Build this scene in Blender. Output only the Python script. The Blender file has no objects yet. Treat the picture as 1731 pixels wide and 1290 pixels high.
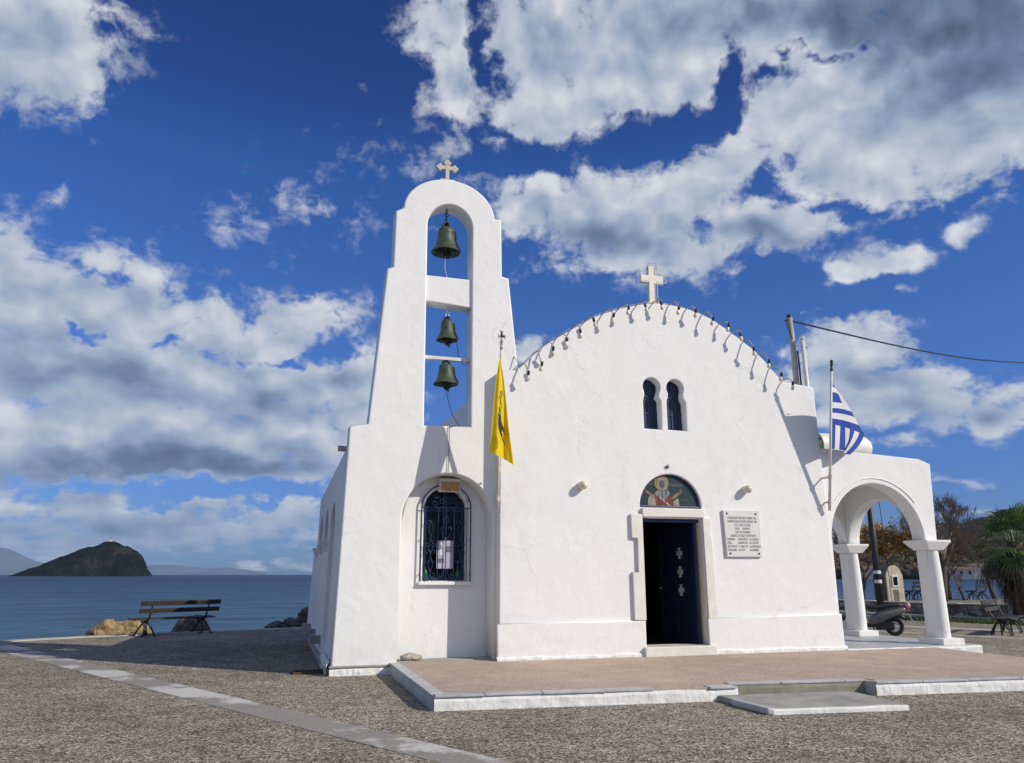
import bpy, bmesh, math, random
from mathutils import Vector, Matrix, noise as mnoise
R = math.radians
PI = math.pi
sc = bpy.context.scene
COL = sc.collection
random.seed(7)

# ---------------------------------------------------------------- camera
cam_d = bpy.data.cameras.new('camera')
cam = bpy.data.objects.new('camera', cam_d)
COL.objects.link(cam)
cam.location = (0, 0, 1.6)
cam.rotation_euler = (R(90 + 14.078), 0, R(-16.8))
cam_d.sensor_width = 36.0
cam_d.lens = 36.0 * 1300.0 / 1731.0
cam_d.clip_start = 0.1
cam_d.clip_end = 80000
sc.camera = cam

# ---------------------------------------------------------------- sun, exposure
SUN = Vector((1.15, -1.0, 0.92)).normalized()
sl = bpy.data.lights.new('sun', 'SUN')
sl.energy = 4.0
sl.angle = R(0.53)
sl.color = (1.0, 0.925, 0.80)
so = bpy.data.objects.new('sun', sl)
COL.objects.link(so)
so.rotation_euler = SUN.to_track_quat('Z', 'Y').to_euler()
so.location = (20, -20, 30)
sc.view_settings.view_transform = 'Standard'
sc.view_settings.look = 'None'
sc.view_settings.exposure = 0.0
sc.view_settings.gamma = 1.0
try:
    sc.cycles.max_bounces = 6
    sc.cycles.diffuse_bounces = 3
    sc.cycles.glossy_bounces = 2
    sc.cycles.transparent_max_bounces = 12
    sc.cycles.volume_bounces = 0
    sc.cycles.use_denoising = True
except Exception:
    pass

# ---------------------------------------------------------------- node helper
class NT:
    def __init__(self, tree):
        self.t = tree
    def n(self, typ, **kw):
        nd = self.t.nodes.new(typ)
        for k, v in kw.items():
            setattr(nd, k, v)
        return nd
    def l(self, a, b):
        self.t.links.new(a, b)
    def setin(self, sock, v):
        if hasattr(v, 'is_output'):
            self.l(v, sock)
        else:
            sock.default_value = v
    def math(self, op, a, b=None, c=None, clamp=False):
        nd = self.n('ShaderNodeMath', operation=op, use_clamp=clamp)
        self.setin(nd.inputs[0], a)
        if b is not None: self.setin(nd.inputs[1], b)
        if c is not None: self.setin(nd.inputs[2], c)
        return nd.outputs[0]
    def vmath(self, op, a, b=None):
        nd = self.n('ShaderNodeVectorMath', operation=op)
        self.setin(nd.inputs[0], a)
        if b is not None:
            if op == 'SCALE': self.setin(nd.inputs['Scale'], b)
            else: self.setin(nd.inputs[1], b)
        return nd.outputs['Value'] if op in ('LENGTH', 'DOT_PRODUCT', 'DISTANCE') else nd.outputs[0]
    def ramp(self, fac, stops, interp='LINEAR'):
        nd = self.n('ShaderNodeValToRGB')
        cr = nd.color_ramp
        cr.interpolation = interp
        while len(cr.elements) < len(stops): cr.elements.new(0.5)
        for e, (p, c) in zip(cr.elements, stops):
            e.position = p
            e.color = (c[0], c[1], c[2], 1) if len(c) == 3 else c
        self.l(fac, nd.inputs[0])
        return nd.outputs[0]
    def mrange(self, v, a, b, c, d, smooth=False):
        nd = self.n('ShaderNodeMapRange')
        if smooth: nd.interpolation_type = 'SMOOTHSTEP'
        self.setin(nd.inputs[0], v)
        for i, x in enumerate((a, b, c, d)): self.setin(nd.inputs[i + 1], x)
        return nd.outputs[0]
    def noise(self, vec, scale, detail=2.0, rough=0.5, dist=0.0, col=False):
        nd = self.n('ShaderNodeTexNoise')
        if vec is not None: self.l(vec, nd.inputs['Vector'])
        self.setin(nd.inputs['Scale'], scale)
        nd.inputs['Detail'].default_value = detail
        nd.inputs['Roughness'].default_value = rough
        nd.inputs['Distortion'].default_value = dist
        return nd.outputs['Color'] if col else nd.outputs['Fac']
    def mix(self, fac, a, b, mode='MIX'):
        nd = self.n('ShaderNodeMix', data_type='RGBA', blend_type=mode)
        self.setin(nd.inputs[0], fac)
        self.setin(nd.inputs[6], a if hasattr(a, 'is_output') else (*a[:3], 1))
        self.setin(nd.inputs[7], b if hasattr(b, 'is_output') else (*b[:3], 1))
        return nd.outputs[2]

# ---------------------------------------------------------------- world: Nishita sky with cumulus
# cloud masses: azimuth, elevation, half width, half height, tilt, weight (all directions in radians)
CLOUDS = [(-0.338, 0.574, 0.111, 0.0665, 0.29, 1.1), (-0.289, 0.547, 0.0528, 0.0469, 0.27, 0.8), (0.181, 0.678, 0.0577, 0.056, 0.16, 0.9), (0.209, 0.621, 0.0477, 0.0629, 0.23, 0.85), (0.351, 0.655, 0.123, 0.0869, -0.058, 1.1), (0.367, 0.581, 0.136, 0.0506, 0.0041, 1), (0.479, 0.608, 0.149, 0.0707, -0.12, 1.1), (0.527, 0.674, 0.187, 0.0545, -0.16, 1.2), (0.688, 0.642, 0.187, 0.0651, -0.25, 1.25), (0.677, 0.548, 0.0845, 0.064, -0.2, 1.05), (0.771, 0.536, 0.126, 0.0861, -0.25, 1.2), (0.741, 0.469, 0.107, 0.0427, -0.21, 0.95), (0.872, 0.572, 0.154, 0.107, -0.33, 1.4), (0.883, 0.482, 0.0956, 0.0695, 0.07, 1.1), (0.805, 0.436, 0.0684, 0.0365, 0.04, 0.9), (0.961, 0.519, 0.0915, 0.105, -0.35, 1.2), (0.331, 0.472, 0.0568, 0.0469, 0.44, 1), (0.43, 0.454, 0.152, 0.0541, -0.084, 1.15), (0.545, 0.477, 0.0982, 0.0548, 0.27, 1.1), (0.603, 0.506, 0.0467, 0.0463, 0.5, 0.95), (0.634, 0.421, 0.108, 0.0365, -0.15, 1), (0.469, 0.404, 0.148, 0.0367, -0.091, 0.9), (0.698, 0.404, 0.0417, 0.0175, 0.0099, 0.7), (0.768, 0.353, 0.051, 0.0193, 0.19, 0.9), (0.724, 0.349, 0.0271, 0.0167, -0.15, 0.8), (0.694, 0.327, 0.022, 0.0129, 0.5, 0.6), (0.712, 0.335, 0.0205, 0.0112, -0.14, 0.4), (0.725, 0.266, 0.0634, 0.0435, -0.12, 1.1), (0.694, 0.23, 0.0625, 0.032, -0.1, 0.9), (0.795, 0.201, 0.0815, 0.0312, -0.27, 1), (0.744, 0.194, 0.0799, 0.0306, -0.099, 0.95), (0.868, 0.178, 0.0327, 0.026, -0.12, 0.95), (0.843, 0.201, 0.034, 0.0165, -0.12, 0.55), (0.662, 0.255, 0.0276, 0.0288, -0.098, 0.5), (0.773, 0.143, 0.0363, 0.00814, 0.021, 0.5), (0.807, 0.101, 0.0173, 0.00397, -0.057, 0.2), (0.825, 0.059, 0.0283, 0.0051, 0.12, 0.5), (-0.331, 0.319, 0.0635, 0.0594, 0.2, 1.1), (-0.282, 0.297, 0.112, 0.0583, 0.16, 1.1), (-0.196, 0.304, 0.0792, 0.0514, -0.14, 0.95), (-0.115, 0.29, 0.136, 0.0461, -0.045, 0.95), (-0.00953, 0.316, 0.0914, 0.0328, 0.25, 0.85), (-0.0361, 0.281, 0.127, 0.0473, 0.073, 0.9), (-0.277, 0.224, 0.103, 0.0587, 0.13, 1.1), (-0.186, 0.216, 0.147, 0.0686, 0.092, 1.15), (-0.0601, 0.227, 0.154, 0.0578, 0.15, 1.05), (0.0624, 0.251, 0.0844, 0.0487, 0.046, 1), (-0.25, 0.148, 0.116, 0.0594, 0.079, 1.15), (-0.133, 0.144, 0.172, 0.0524, 0.052, 1.1), (0.00821, 0.173, 0.126, 0.0553, 0.039, 1), (0.0874, 0.207, 0.0764, 0.0527, 0.034, 0.95), (0.0189, 0.122, 0.0875, 0.0279, 0.029, 0.75), (0.0339, 0.455, 0.0847, 0.017, 0.21, 0.16), (-0.0215, 0.463, 0.0341, 0.0129, -0.2, 0.12), (-0.0763, 0.405, 0.0307, 0.00994, -0.07, 0.18), (0.203, 0.528, 0.0511, 0.0176, 0.028, 0.12), (-0.286, 0.408, 0.0153, 0.00762, 0.23, 0.22), (0.28, 0.512, 0.046, 0.0132, -0.3, 0.12), (0.317, 0.288, 0.0304, 0.023, -0.011, 0.85), (-0.143, 0.0572, 0.223, 0.0422, 0.02, 0.62), (-0.224, 0.0777, 0.176, 0.0237, 0.037, 0.8), (-0.0818, 0.0866, 0.153, 0.0183, 0.027, 0.75), (0.0222, 0.0716, 0.0865, 0.0173, 0.017, 0.65), (-0.185, 0.0495, 0.181, 0.0159, 0.021, 0.68), (-0.102, 0.0249, 0.039, 0.00748, 0.0099, 0.8), (-0.251, 0.0256, 0.0927, 0.0101, 0.014, 0.6), (-0.015, 0.0111, 0.0835, 0.00557, 0.0031, 0.35), (0.907, 0.405, 0.0173, 0.0112, -0.25, 0.35), (0.867, 0.379, 0.0164, 0.00783, 0.16, 0.45), (0.77, 0.316, 0.0257, 0.00959, -0.16, 0.35), (2.2, 0.5, 0.5, 0.22, 0.1, 1.1), (-2.6, 0.75, 0.6, 0.3, -0.2, 1.1), (3.0, 0.35, 0.5, 0.2, 0.0, 1.1), (-1.7, 0.4, 0.4, 0.16, 0.1, 1.0), (1.6, 0.7, 0.35, 0.2, 0.2, 1.0), (-2.2, 0.25, 0.5, 0.12, 0.0, 1.0), (2.7, 0.95, 0.5, 0.22, 0.0, 1.0), (-1.1, 0.28, 0.3, 0.1, 0.0, 1.0)]  # closing rows: unseen clouds beside and behind the camera, added to lighten wall shadows
# blue gaps, and the thick grey bellies
GAPS = [(0.606, 0.606, 0.0193, 0.0256, -0.36, 0.7), (0.708, 0.612, 0.0524, 0.00798, -0.29, 0.6), (0.501, 0.551, 0.0886, 0.0236, 0.061, 0.9), (0.255, 0.646, 0.0177, 0.0258, 0.014, 0.65), (0.646, 0.466, 0.0269, 0.0124, -0.63, 0.25), (0.583, 0.553, 0.0301, 0.0159, 0.32, 0.5), (0.306, 0.53, 0.0598, 0.0155, -0.018, 0.7), (0.75, 0.43, 0.0477, 0.00797, -0.36, 0.35), (0.682, 0.593, 0.0207, 0.0086, 0.43, 0.4), (-0.236, 0.271, 0.0184, 0.0067, 0.15, 0.6), (-0.135, 0.285, 0.0412, 0.007, 0.3, 0.5), (0.00166, 0.265, 0.0522, 0.0096, 0.069, 0.7), (0.0526, 0.288, 0.0306, 0.0105, 0.062, 0.5), (-0.0946, 0.0827, 0.0809, 0.00697, 0.03, 0.6), (-0.225, 0.333, 0.0317, 0.00673, -0.017, 0.4), (0.731, 0.317, 0.0717, 0.0139, -0.15, 0.9), (0.672, 0.355, 0.0213, 0.0283, -0.13, 0.5), (-0.115, 0.0958, 0.0528, 0.00972, 0.039, 0.7), (0.00618, 0.1, 0.05, 0.0116, 0.027, 0.7), (-0.242, 0.0866, 0.0406, 0.00651, 0.049, 0.5)]
BELLIES = [(0.901, 0.587, 0.185, 0.0776, -0.36, 1.25), (0.667, 0.665, 0.218, 0.0414, -0.25, 0.7), (0.863, 0.519, 0.119, 0.0657, -0.3, 0.6), (0.796, 0.606, 0.107, 0.0412, -0.28, 0.5), (0.477, 0.411, 0.177, 0.0366, -0.1, 0.65), (0.64, 0.409, 0.107, 0.0197, -0.15, 0.75), (0.372, 0.431, 0.074, 0.0368, -0.044, 0.4), (0.721, 0.228, 0.0703, 0.0281, -0.11, 0.7), (0.792, 0.179, 0.0974, 0.0163, -0.2, 0.8), (0.867, 0.168, 0.0327, 0.0143, -0.11, 0.6), (-0.164, 0.253, 0.311, 0.131, 0.079, 0.16), (-0.142, 0.0472, 0.274, 0.0407, 0.015, 0.3), (-0.245, 0.109, 0.147, 0.0328, 0.056, 0.85), (-0.0979, 0.118, 0.138, 0.0225, 0.04, 0.85), (-0.281, 0.25, 0.0779, 0.0261, 0.14, 0.55), (-0.165, 0.197, 0.0792, 0.0277, 0.087, 0.45), (-0.0361, 0.193, 0.102, 0.0328, 0.055, 0.7), (0.0553, 0.243, 0.084, 0.0299, 0.047, 0.5), (-0.106, 0.131, 0.153, 0.0254, 0.045, 0.5), (0.0179, 0.137, 0.103, 0.022, 0.031, 0.7), (-0.324, 0.53, 0.0903, 0.0292, 0.28, 0.5), (-0.341, 0.561, 0.0632, 0.0395, 0.3, 0.4), (0.262, 0.623, 0.0528, 0.0584, 0.0023, 0.25), (0.324, 0.668, 0.107, 0.0377, -0.041, 0.35), (0.525, 0.655, 0.163, 0.0373, -0.15, 0.45), (0.535, 0.562, 0.0648, 0.0202, -0.13, 0.3), (-0.142, 0.0472, 0.237, 0.0271, 0.016, 0.5), (-0.235, 0.217, 0.101, 0.0268, 0.11, 0.5)]

def cloud_detail():
    g = bpy.data.node_groups.new('cloud_detail', 'ShaderNodeTree')
    for nm, io, ty in (('P', 'INPUT', 'NodeSocketVector'), ('Detail', 'OUTPUT', 'NodeSocketFloat'), ('Soft', 'OUTPUT', 'NodeSocketFloat'), ('Warp', 'OUTPUT', 'NodeSocketVector')):
        g.interface.new_socket(nm, in_out=io, socket_type=ty)
    k = NT(g)
    gi = k.n('NodeGroupInput'); go = k.n('NodeGroupOutput')
    P = gi.outputs[0]
    sep = k.n('ShaderNodeSeparateXYZ'); k.l(P, sep.inputs[0])
    # clouds lie on level layers, so their detail flattens towards the horizon
    el = k.math('MAXIMUM', k.math('ADD', sep.outputs[1], 0.03), 0.004)
    y2 = k.math('MULTIPLY_ADD', k.math('LOGARITHM', el, 2.718), 0.075, k.math('MULTIPLY', sep.outputs[1], 1.1))
    cb = k.n('ShaderNodeCombineXYZ'); k.l(sep.outputs[0], cb.inputs[0]); k.l(y2, cb.inputs[1])
    Q = cb.outputs[0]
    def n2(vec, scale, det, rough, col=False):
        nd = k.n('ShaderNodeTexNoise', noise_dimensions='2D'); k.l(vec, nd.inputs['Vector'])
        nd.inputs['Scale'].default_value = scale; nd.inputs['Detail'].default_value = det; nd.inputs['Roughness'].default_value = rough
        return nd.outputs['Color'] if col else nd.outputs['Fac']
    w = k.vmath('SUBTRACT', n2(Q, 9.0, 4.0, 0.55, True), (0.5, 0.5, 0.5))
    # cauliflower billows: worley fractal, plus finer fbm shreds
    q2 = k.vmath('ADD', Q, k.vmath('SCALE', w, 0.035))
    vo = k.n('ShaderNodeTexVoronoi', voronoi_dimensions='2D', feature='F1', normalize=True)
    k.l(q2, vo.inputs['Vector']); vo.inputs['Scale'].default_value = 15.0; vo.inputs['Detail'].default_value = 4.0; vo.inputs['Roughness'].default_value = 0.52; vo.inputs['Lacunarity'].default_value = 2.15
    f = n2(q2, 30.0, 10.0, 0.65)
    d = k.math('ADD', k.math('MULTIPLY', k.math('SUBTRACT', 0.36, vo.outputs['Distance']), 1.45), k.math('MULTIPLY', k.math('SUBTRACT', f, 0.5), 1.35))
    # the same billows without their fine grain, for the modelling of light
    v2 = k.n('ShaderNodeTexVoronoi', voronoi_dimensions='2D', feature='SMOOTH_F1', normalize=True)
    k.l(q2, v2.inputs['Vector']); v2.inputs['Scale'].default_value = 15.0; v2.inputs['Detail'].default_value = 1.6; v2.inputs['Roughness'].default_value = 0.5; v2.inputs['Lacunarity'].default_value = 2.15; v2.inputs['Smoothness'].default_value = 0.35
    sf = k.math('ADD', k.math('MULTIPLY', v2.outputs['Distance'], -1.45), k.math('MULTIPLY', n2(q2, 15.0, 5.0, 0.55), 1.0))
    k.l(d, go.inputs[0]); k.l(sf, go.inputs[1]); k.l(w, go.inputs[2])
    return g

def build_world():
    wd = bpy.data.worlds.new('World')
    sc.world = wd
    wd.use_nodes = True
    wd.node_tree.nodes.clear()
    k = NT(wd.node_tree)
    out = k.n('ShaderNodeOutputWorld')
    sky = k.n('ShaderNodeTexSky', sky_type='NISHITA')
    sky.sun_disc = False
    sky.sun_elevation = math.asin(SUN.z)
    sky.sun_rotation = math.atan2(SUN.x, SUN.y)
    sky.air_density = 1.0
    sky.dust_density = 0.6
    sky.ozone_density = 2.2
    tc = k.n('ShaderNodeTexCoord')
    sep = k.n('ShaderNodeSeparateXYZ'); k.l(tc.outputs['Generated'], sep.inputs[0])
    az = k.math('ARCTAN2', sep.outputs[0], sep.outputs[1])
    elv = k.math('ARCSINE', sep.outputs[2])
    cb = k.n('ShaderNodeCombineXYZ'); k.l(az, cb.inputs[0]); k.l(elv, cb.inputs[1])
    P = cb.outputs[0]
    # deep, clean winter air
    tint = k.ramp(k.mrange(elv, 0.0, 0.75, 0, 1), [(0.0, (0.28, 0.44, 0.88)), (0.12, (0.25, 0.42, 0.92)), (0.35, (0.28, 0.50, 0.98)), (0.67, (0.21, 0.47, 0.98)), (0.78, (0.15, 0.32, 0.76)), (1.0, (0.12, 0.26, 0.64))])
    blue = k.mix(1.0, sky.outputs[0], tint, 'MULTIPLY')
    bg = k.n('ShaderNodeBackground'); k.l(blue, bg.inputs[0]); bg.inputs[1].default_value = 0.115
    grp = cloud_detail()
    def detail(vec):
        g = k.n('ShaderNodeGroup'); g.node_tree = grp
        k.l(vec, g.inputs[0])
        return g.outputs
    o1 = detail(P); d1, sf1, warp = o1[0], o1[1], o1[2]
    sf2 = detail(k.vmath('ADD', P, (0.010, 0.024, 0.0)))[1]
    W = k.vmath('ADD', P, k.vmath('MULTIPLY', warp, (0.085, 0.050, 0.0)))
    def blob(Wx, Wy, prev, row, grow):
        # distance inside one ellipse; the running value rides along in z (scaled to nothing) so that blobs are worked out one after another
        (a_, e_, a, b, r, wt) = row
        c = k.n('ShaderNodeCombineXYZ'); k.l(Wx, c.inputs[0]); k.l(Wy, c.inputs[1])
        if prev is not None: k.l(prev, c.inputs[2])
        mp = k.n('ShaderNodeMapping', vector_type='TEXTURE')
        mp.inputs['Location'].default_value = (a_, e_, 0); mp.inputs['Rotation'].default_value = (0, 0, r)
        mp.inputs['Scale'].default_value = (a*grow, b*grow, 1e8)
        k.l(c.outputs[0], mp.inputs['Vector'])
        return k.vmath('LENGTH', mp.outputs[0]), wt
    sW = k.n('ShaderNodeSeparateXYZ'); k.l(W, sW.inputs[0]); Wx, Wy = sW.outputs[0], sW.outputs[1]
    Mx = None
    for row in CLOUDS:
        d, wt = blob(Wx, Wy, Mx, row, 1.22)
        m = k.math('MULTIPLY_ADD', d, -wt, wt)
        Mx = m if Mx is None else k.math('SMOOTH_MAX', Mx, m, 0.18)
    Mx = k.math('SMOOTH_MIN', k.math('MAXIMUM', Mx, -1.0), 0.85, 0.3)
    wg = k.vmath('SUBTRACT', k.noise(P, 11.0, 4.0, 0.6, col=True), (0.5, 0.5, 0.5))
    sG = k.n('ShaderNodeSeparateXYZ'); k.l(k.vmath('ADD', P, k.vmath('MULTIPLY', wg, (0.16, 0.11, 0.0))), sG.inputs[0])
    for row in GAPS:
        d, wt = blob(sG.outputs[0], sG.outputs[1], Mx, row, 1.7)
        Mx = k.math('SUBTRACT', Mx, k.math('MAXIMUM', k.math('MULTIPLY_ADD', d, -wt*1.2, wt*1.2), 0.0))
    D = k.math('ADD', Mx, d1)
    alpha = k.math('MULTIPLY', k.mrange(D, 0.0, 0.56, 0, 1, True), k.mrange(Mx, -0.20, 0.40, 0.30, 1.0, True))
    # relief: less cloud towards the sun means a lit face
    rel = k.math('SUBTRACT', sf1, sf2)
    rel = k.math('MULTIPLY', k.math('MAXIMUM', k.math('MINIMUM', rel, 0.45), -0.45), 0.36)
    belly = None
    wv = k.noise(P, 6.0, 3.0, 0.5, col=True)
    Wp = k.vmath('ADD', P, k.vmath('MULTIPLY', k.vmath('SUBTRACT', wv, (0.5, 0.5, 0.5)), (0.20, 0.10, 0)))
    sP = k.n('ShaderNodeSeparateXYZ'); k.l(Wp, sP.inputs[0])
    for row in BELLIES:
        d, wt = blob(sP.outputs[0], sP.outputs[1], belly, row, 1.15)
        m = k.math('MAXIMUM', k.math('MULTIPLY_ADD', d, -wt, wt), 0.0)
        belly = m if belly is None else k.math('ADD', belly, m)
    edge = k.mrange(D, 0.0, 0.9, 0.0, 1.0, True)
    belly = k.math('MINIMUM', k.math('MULTIPLY', belly, k.math('MULTIPLY_ADD', edge, 0.55, 0.45)), 1.05)
    s = k.math('SUBTRACT', k.math('ADD', 0.70, rel), k.math('MULTIPLY', belly, 0.46))
    s = k.math('SUBTRACT', s, k.math('MULTIPLY', k.mrange(Mx, 0.2, 1.1, 0, 1, True), 0.10), clamp=True)
    ccol = k.ramp(s, [(0.0, (0.085, 0.125, 0.19)), (0.25, (0.16, 0.222, 0.335)), (0.48, (0.335, 0.41, 0.545)), (0.68, (0.53, 0.58, 0.66)), (0.92, (0.84, 0.85, 0.87))])
    cbg = k.n('ShaderNodeBackground'); k.l(ccol, cbg.inputs[0]); cbg.inputs[1].default_value = 1.0
    mx = k.n('ShaderNodeMixShader')
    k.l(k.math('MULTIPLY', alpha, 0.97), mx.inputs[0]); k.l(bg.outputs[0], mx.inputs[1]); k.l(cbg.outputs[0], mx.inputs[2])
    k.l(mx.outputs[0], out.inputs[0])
build_world()

# ---------------------------------------------------------------- materials
def new_mat(name):
    m = bpy.data.materials.new(name)
    m.use_nodes = True
    nt = m.node_tree
    k = NT(nt)
    b = nt.nodes['Principled BSDF']
    return m, k, b

def mat(name, c1, c2=None, scale=8.0, rough=0.7, bump=0.0, bscale=40.0, metal=0.0, detail=4.0, spec=0.5, lo=0.35, hi=0.65, bdist=0.01):
    m, k, b = new_mat(name)
    tc = k.n('ShaderNodeTexCoord')
    if c2 is None: c2 = tuple(x * 0.82 for x in c1)
    f = k.noise(tc.outputs['Object'], scale, detail, 0.6)
    c = k.ramp(f, [(lo, c1), (hi, c2)])
    k.l(c, b.inputs['Base Color'])
    b.inputs['Roughness'].default_value = rough
    b.inputs['Metallic'].default_value = metal
    b.inputs['Specular IOR Level'].default_value = spec
    if bump > 0:
        bn = k.n('ShaderNodeBump')
        bn.inputs['Strength'].default_value = bump
        bn.inputs['Distance'].default_value = bdist
        k.l(k.noise(tc.outputs['Object'], bscale, 4.0, 0.6), bn.inputs['Height'])
        k.l(bn.outputs[0], b.inputs['Normal'])
    return m

def plaster(name, rough_bump=0.5, base=(0.81, 0.805, 0.79), stain=(0.75, 0.74, 0.715)):
    m, k, b = new_mat(name)
    g = k.n('ShaderNodeNewGeometry')
    p = g.outputs['Position']
    f1 = k.noise(p, 0.9, 5.0, 0.6)
    f2 = k.noise(p, 5.0, 4.0, 0.65)
    f = k.math('MULTIPLY_ADD', f2, 0.45, k.math('MULTIPLY', f1, 0.55))
    c = k.ramp(f, [(0.30, stain), (0.46, base), (0.7, tuple(min(1, x * 1.015) for x in base))])
    # rain streaks, faint and vertical
    mp = k.n('ShaderNodeMapping'); mp.inputs['Scale'].default_value = (6, 6, 0.5); k.l(p, mp.inputs[0])
    st = k.mrange(k.noise(mp.outputs[0], 1.6, 4.0, 0.6), 0.62, 0.82, 0.0, 0.12)
    c = k.mix(st, c, (0.55, 0.53, 0.47))
    # splash dirt along the foot of the wall
    sep = k.n('ShaderNodeSeparateXYZ'); k.l(p, sep.inputs[0])
    foot = k.math('MULTIPLY', k.mrange(sep.outputs[2], 0.10, 0.75, 0.22, 0.0, True), k.mrange(k.noise(p, 4.0, 5.0, 0.65), 0.40, 0.68, 0.0, 1.0))
    c = k.mix(foot, c, (0.42, 0.40, 0.35))
    # small chips
    ch = k.mrange(k.noise(p, 7.5, 3.0, 0.5), 0.745, 0.765, 0.0, 0.30)
    c = k.mix(ch, c, (0.45, 0.43, 0.40))
    # hairline cracks
    wq = k.vmath('ADD', p, k.vmath('SCALE', k.noise(p, 1.6, 5.0, 0.65, col=True), 0.8))
    vc = k.n('ShaderNodeTexVoronoi', feature='DISTANCE_TO_EDGE'); vc.inputs['Scale'].default_value = 0.42; k.l(wq, vc.inputs['Vector'])
    crk = k.math('MULTIPLY', k.mrange(vc.outputs['Distance'], 0.0, 0.0045, 1.0, 0.0), k.mrange(k.noise(p, 0.7, 3.0), 0.50, 0.60, 0.0, 1.0))
    c = k.mix(k.math('MULTIPLY', crk, 0.35), c, (0.40, 0.38, 0.35))
    # mended, freshly limed patches stand slightly proud
    pt = k.mrange(k.noise(k.vmath('ADD', p, (3.1, 0, 7.7)), 1.15, 5.0, 0.6), 0.615, 0.645, 0.0, 1.0, True)
    c = k.mix(k.math('MULTIPLY', pt, 0.5), c, (0.83, 0.83, 0.82))
    k.l(c, b.inputs['Base Color'])
    b.inputs['Roughness'].default_value = 0.85
    b.inputs['Specular IOR Level'].default_value = 0.25
    h = k.math('ADD', k.math('MULTIPLY', k.noise(p, 1.7, 3.0, 0.5), 0.026), k.math('MULTIPLY', k.noise(p, 14.0, 5.0, 0.6), 0.0036 * rough_bump))
    h = k.math('ADD', h, k.math('MULTIPLY', k.noise(p, 85.0, 3.0, 0.6), 0.0014 * rough_bump))
    h = k.math('ADD', h, k.math('MULTIPLY', pt, 0.0020))
    h = k.math('SUBTRACT', h, k.math('MULTIPLY', crk, 0.003))
    bn = k.n('ShaderNodeBump'); bn.inputs['Strength'].default_value = 0.8; bn.inputs['Distance'].default_value = 1.0
    k.l(h, bn.inputs['Height']); k.l(bn.outputs[0], b.inputs['Normal'])
    return m

M = {}
M['plaster'] = plaster('white_plaster', 1.0)
M['rough_plaster'] = plaster('rough_white_plaster', 3.0, (0.80, 0.80, 0.78), (0.66, 0.65, 0.61))
M['marble'] = mat('pale_marble', (0.74, 0.71, 0.65), (0.66, 0.62, 0.54), 5.0, 0.55, 0.15, 30)
M['jamb'] = mat('whitewashed_marble', (0.78, 0.76, 0.72), (0.70, 0.67, 0.60), 4.0, 0.6, 0.15, 30)
M['grey_marble'] = mat('grey_marble', (0.50, 0.51, 0.52), (0.36, 0.365, 0.37), 4.0, 0.45, 0.25, 25, detail=6)
M['white_marble'] = mat('white_marble_plaque', (0.72, 0.72, 0.69), (0.66, 0.65, 0.62), 6.0, 0.5)
M['lamp_white'] = mat('white_lamp', (0.82, 0.79, 0.72), (0.76, 0.72, 0.64), 6.0, 0.45)
M['navy'] = mat('navy_paint', (0.006, 0.011, 0.036), (0.010, 0.018, 0.052), 7.0, 0.35, 0.12, 30)
M['blue'] = mat('blue_paint', (0.012, 0.028, 0.100), (0.008, 0.018, 0.066), 9.0, 0.42)
M['iron_blue'] = mat('blue_iron', (0.020, 0.042, 0.125), (0.009, 0.018, 0.050), 14.0, 0.45)
M['iron'] = mat('black_iron', (0.012, 0.013, 0.016), (0.030, 0.028, 0.026), 14.0, 0.5, 0.3, 60)
M['silver'] = mat('silver_metal', (0.72, 0.73, 0.74), (0.58, 0.59, 0.60), 8.0, 0.35, metal=0.15)
M['bronze'] = mat('green_bronze', (0.070, 0.105, 0.062), (0.030, 0.050, 0.036), 9.0, 0.55, 0.3, 30, metal=0.2, detail=6)
M['verdigris'] = mat('verdigris', (0.16, 0.22, 0.16), (0.05, 0.07, 0.05), 12.0, 0.6, 0.2, 30, metal=0.2)
M['dark'] = mat('unlit_black', (0.015, 0.013, 0.011), (0.025, 0.020, 0.016), 3.0, 0.8)  # near-black colour stands in for missing light inside hollows
M['glass'] = mat('dark_window_glass', (0.005, 0.007, 0.011), (0.008, 0.010, 0.014), 3.0, 0.14, spec=0.18)
M['bulb'] = mat('frosted_bulb', (0.74, 0.68, 0.52), (0.66, 0.60, 0.45), 8.0, 0.25)
M['cable'] = mat('grey_cable', (0.30, 0.28, 0.25), (0.46, 0.43, 0.38), 9.0, 0.7)
M['black'] = mat('black_plastic', (0.012, 0.012, 0.013), (0.022, 0.022, 0.023), 10.0, 0.45)
M['white_metal'] = mat('white_painted_metal', (0.72, 0.72, 0.70), (0.60, 0.58, 0.53), 6.0, 0.45)
M['pole_grey'] = mat('weathered_mast', (0.44, 0.42, 0.39), (0.26, 0.25, 0.24), 5.0, 0.7, 0.3, 20)
M['brown_paint'] = mat('brown_paint', (0.14, 0.10, 0.06), (0.09, 0.06, 0.035), 8.0, 0.55)
M['gravel_white'] = mat('cream_paint', (0.60, 0.55, 0.42), (0.50, 0.45, 0.34), 8.0, 0.7)
M['yellow'] = None
M['flag_blue'] = mat('flag_blue', (0.012, 0.055, 0.36), (0.010, 0.045, 0.29), 6.0, 0.75, 0.3, 120, bdist=0.002)
M['flag_white'] = mat('flag_white', (0.72, 0.72, 0.73), (0.66, 0.66, 0.68), 6.0, 0.8, 0.3, 120, bdist=0.002)
M['bench_wood'] = mat('dark_brown_slats', (0.050, 0.034, 0.021), (0.026, 0.019, 0.014), 11.0, 0.6, 0.3, 50)
M['rock_tan'] = mat('tan_boulder', (0.42, 0.30, 0.15), (0.24, 0.17, 0.09), 5.0, 0.95, 1.0, 12, detail=9, bdist=0.10, lo=0.40, hi=0.60)
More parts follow.
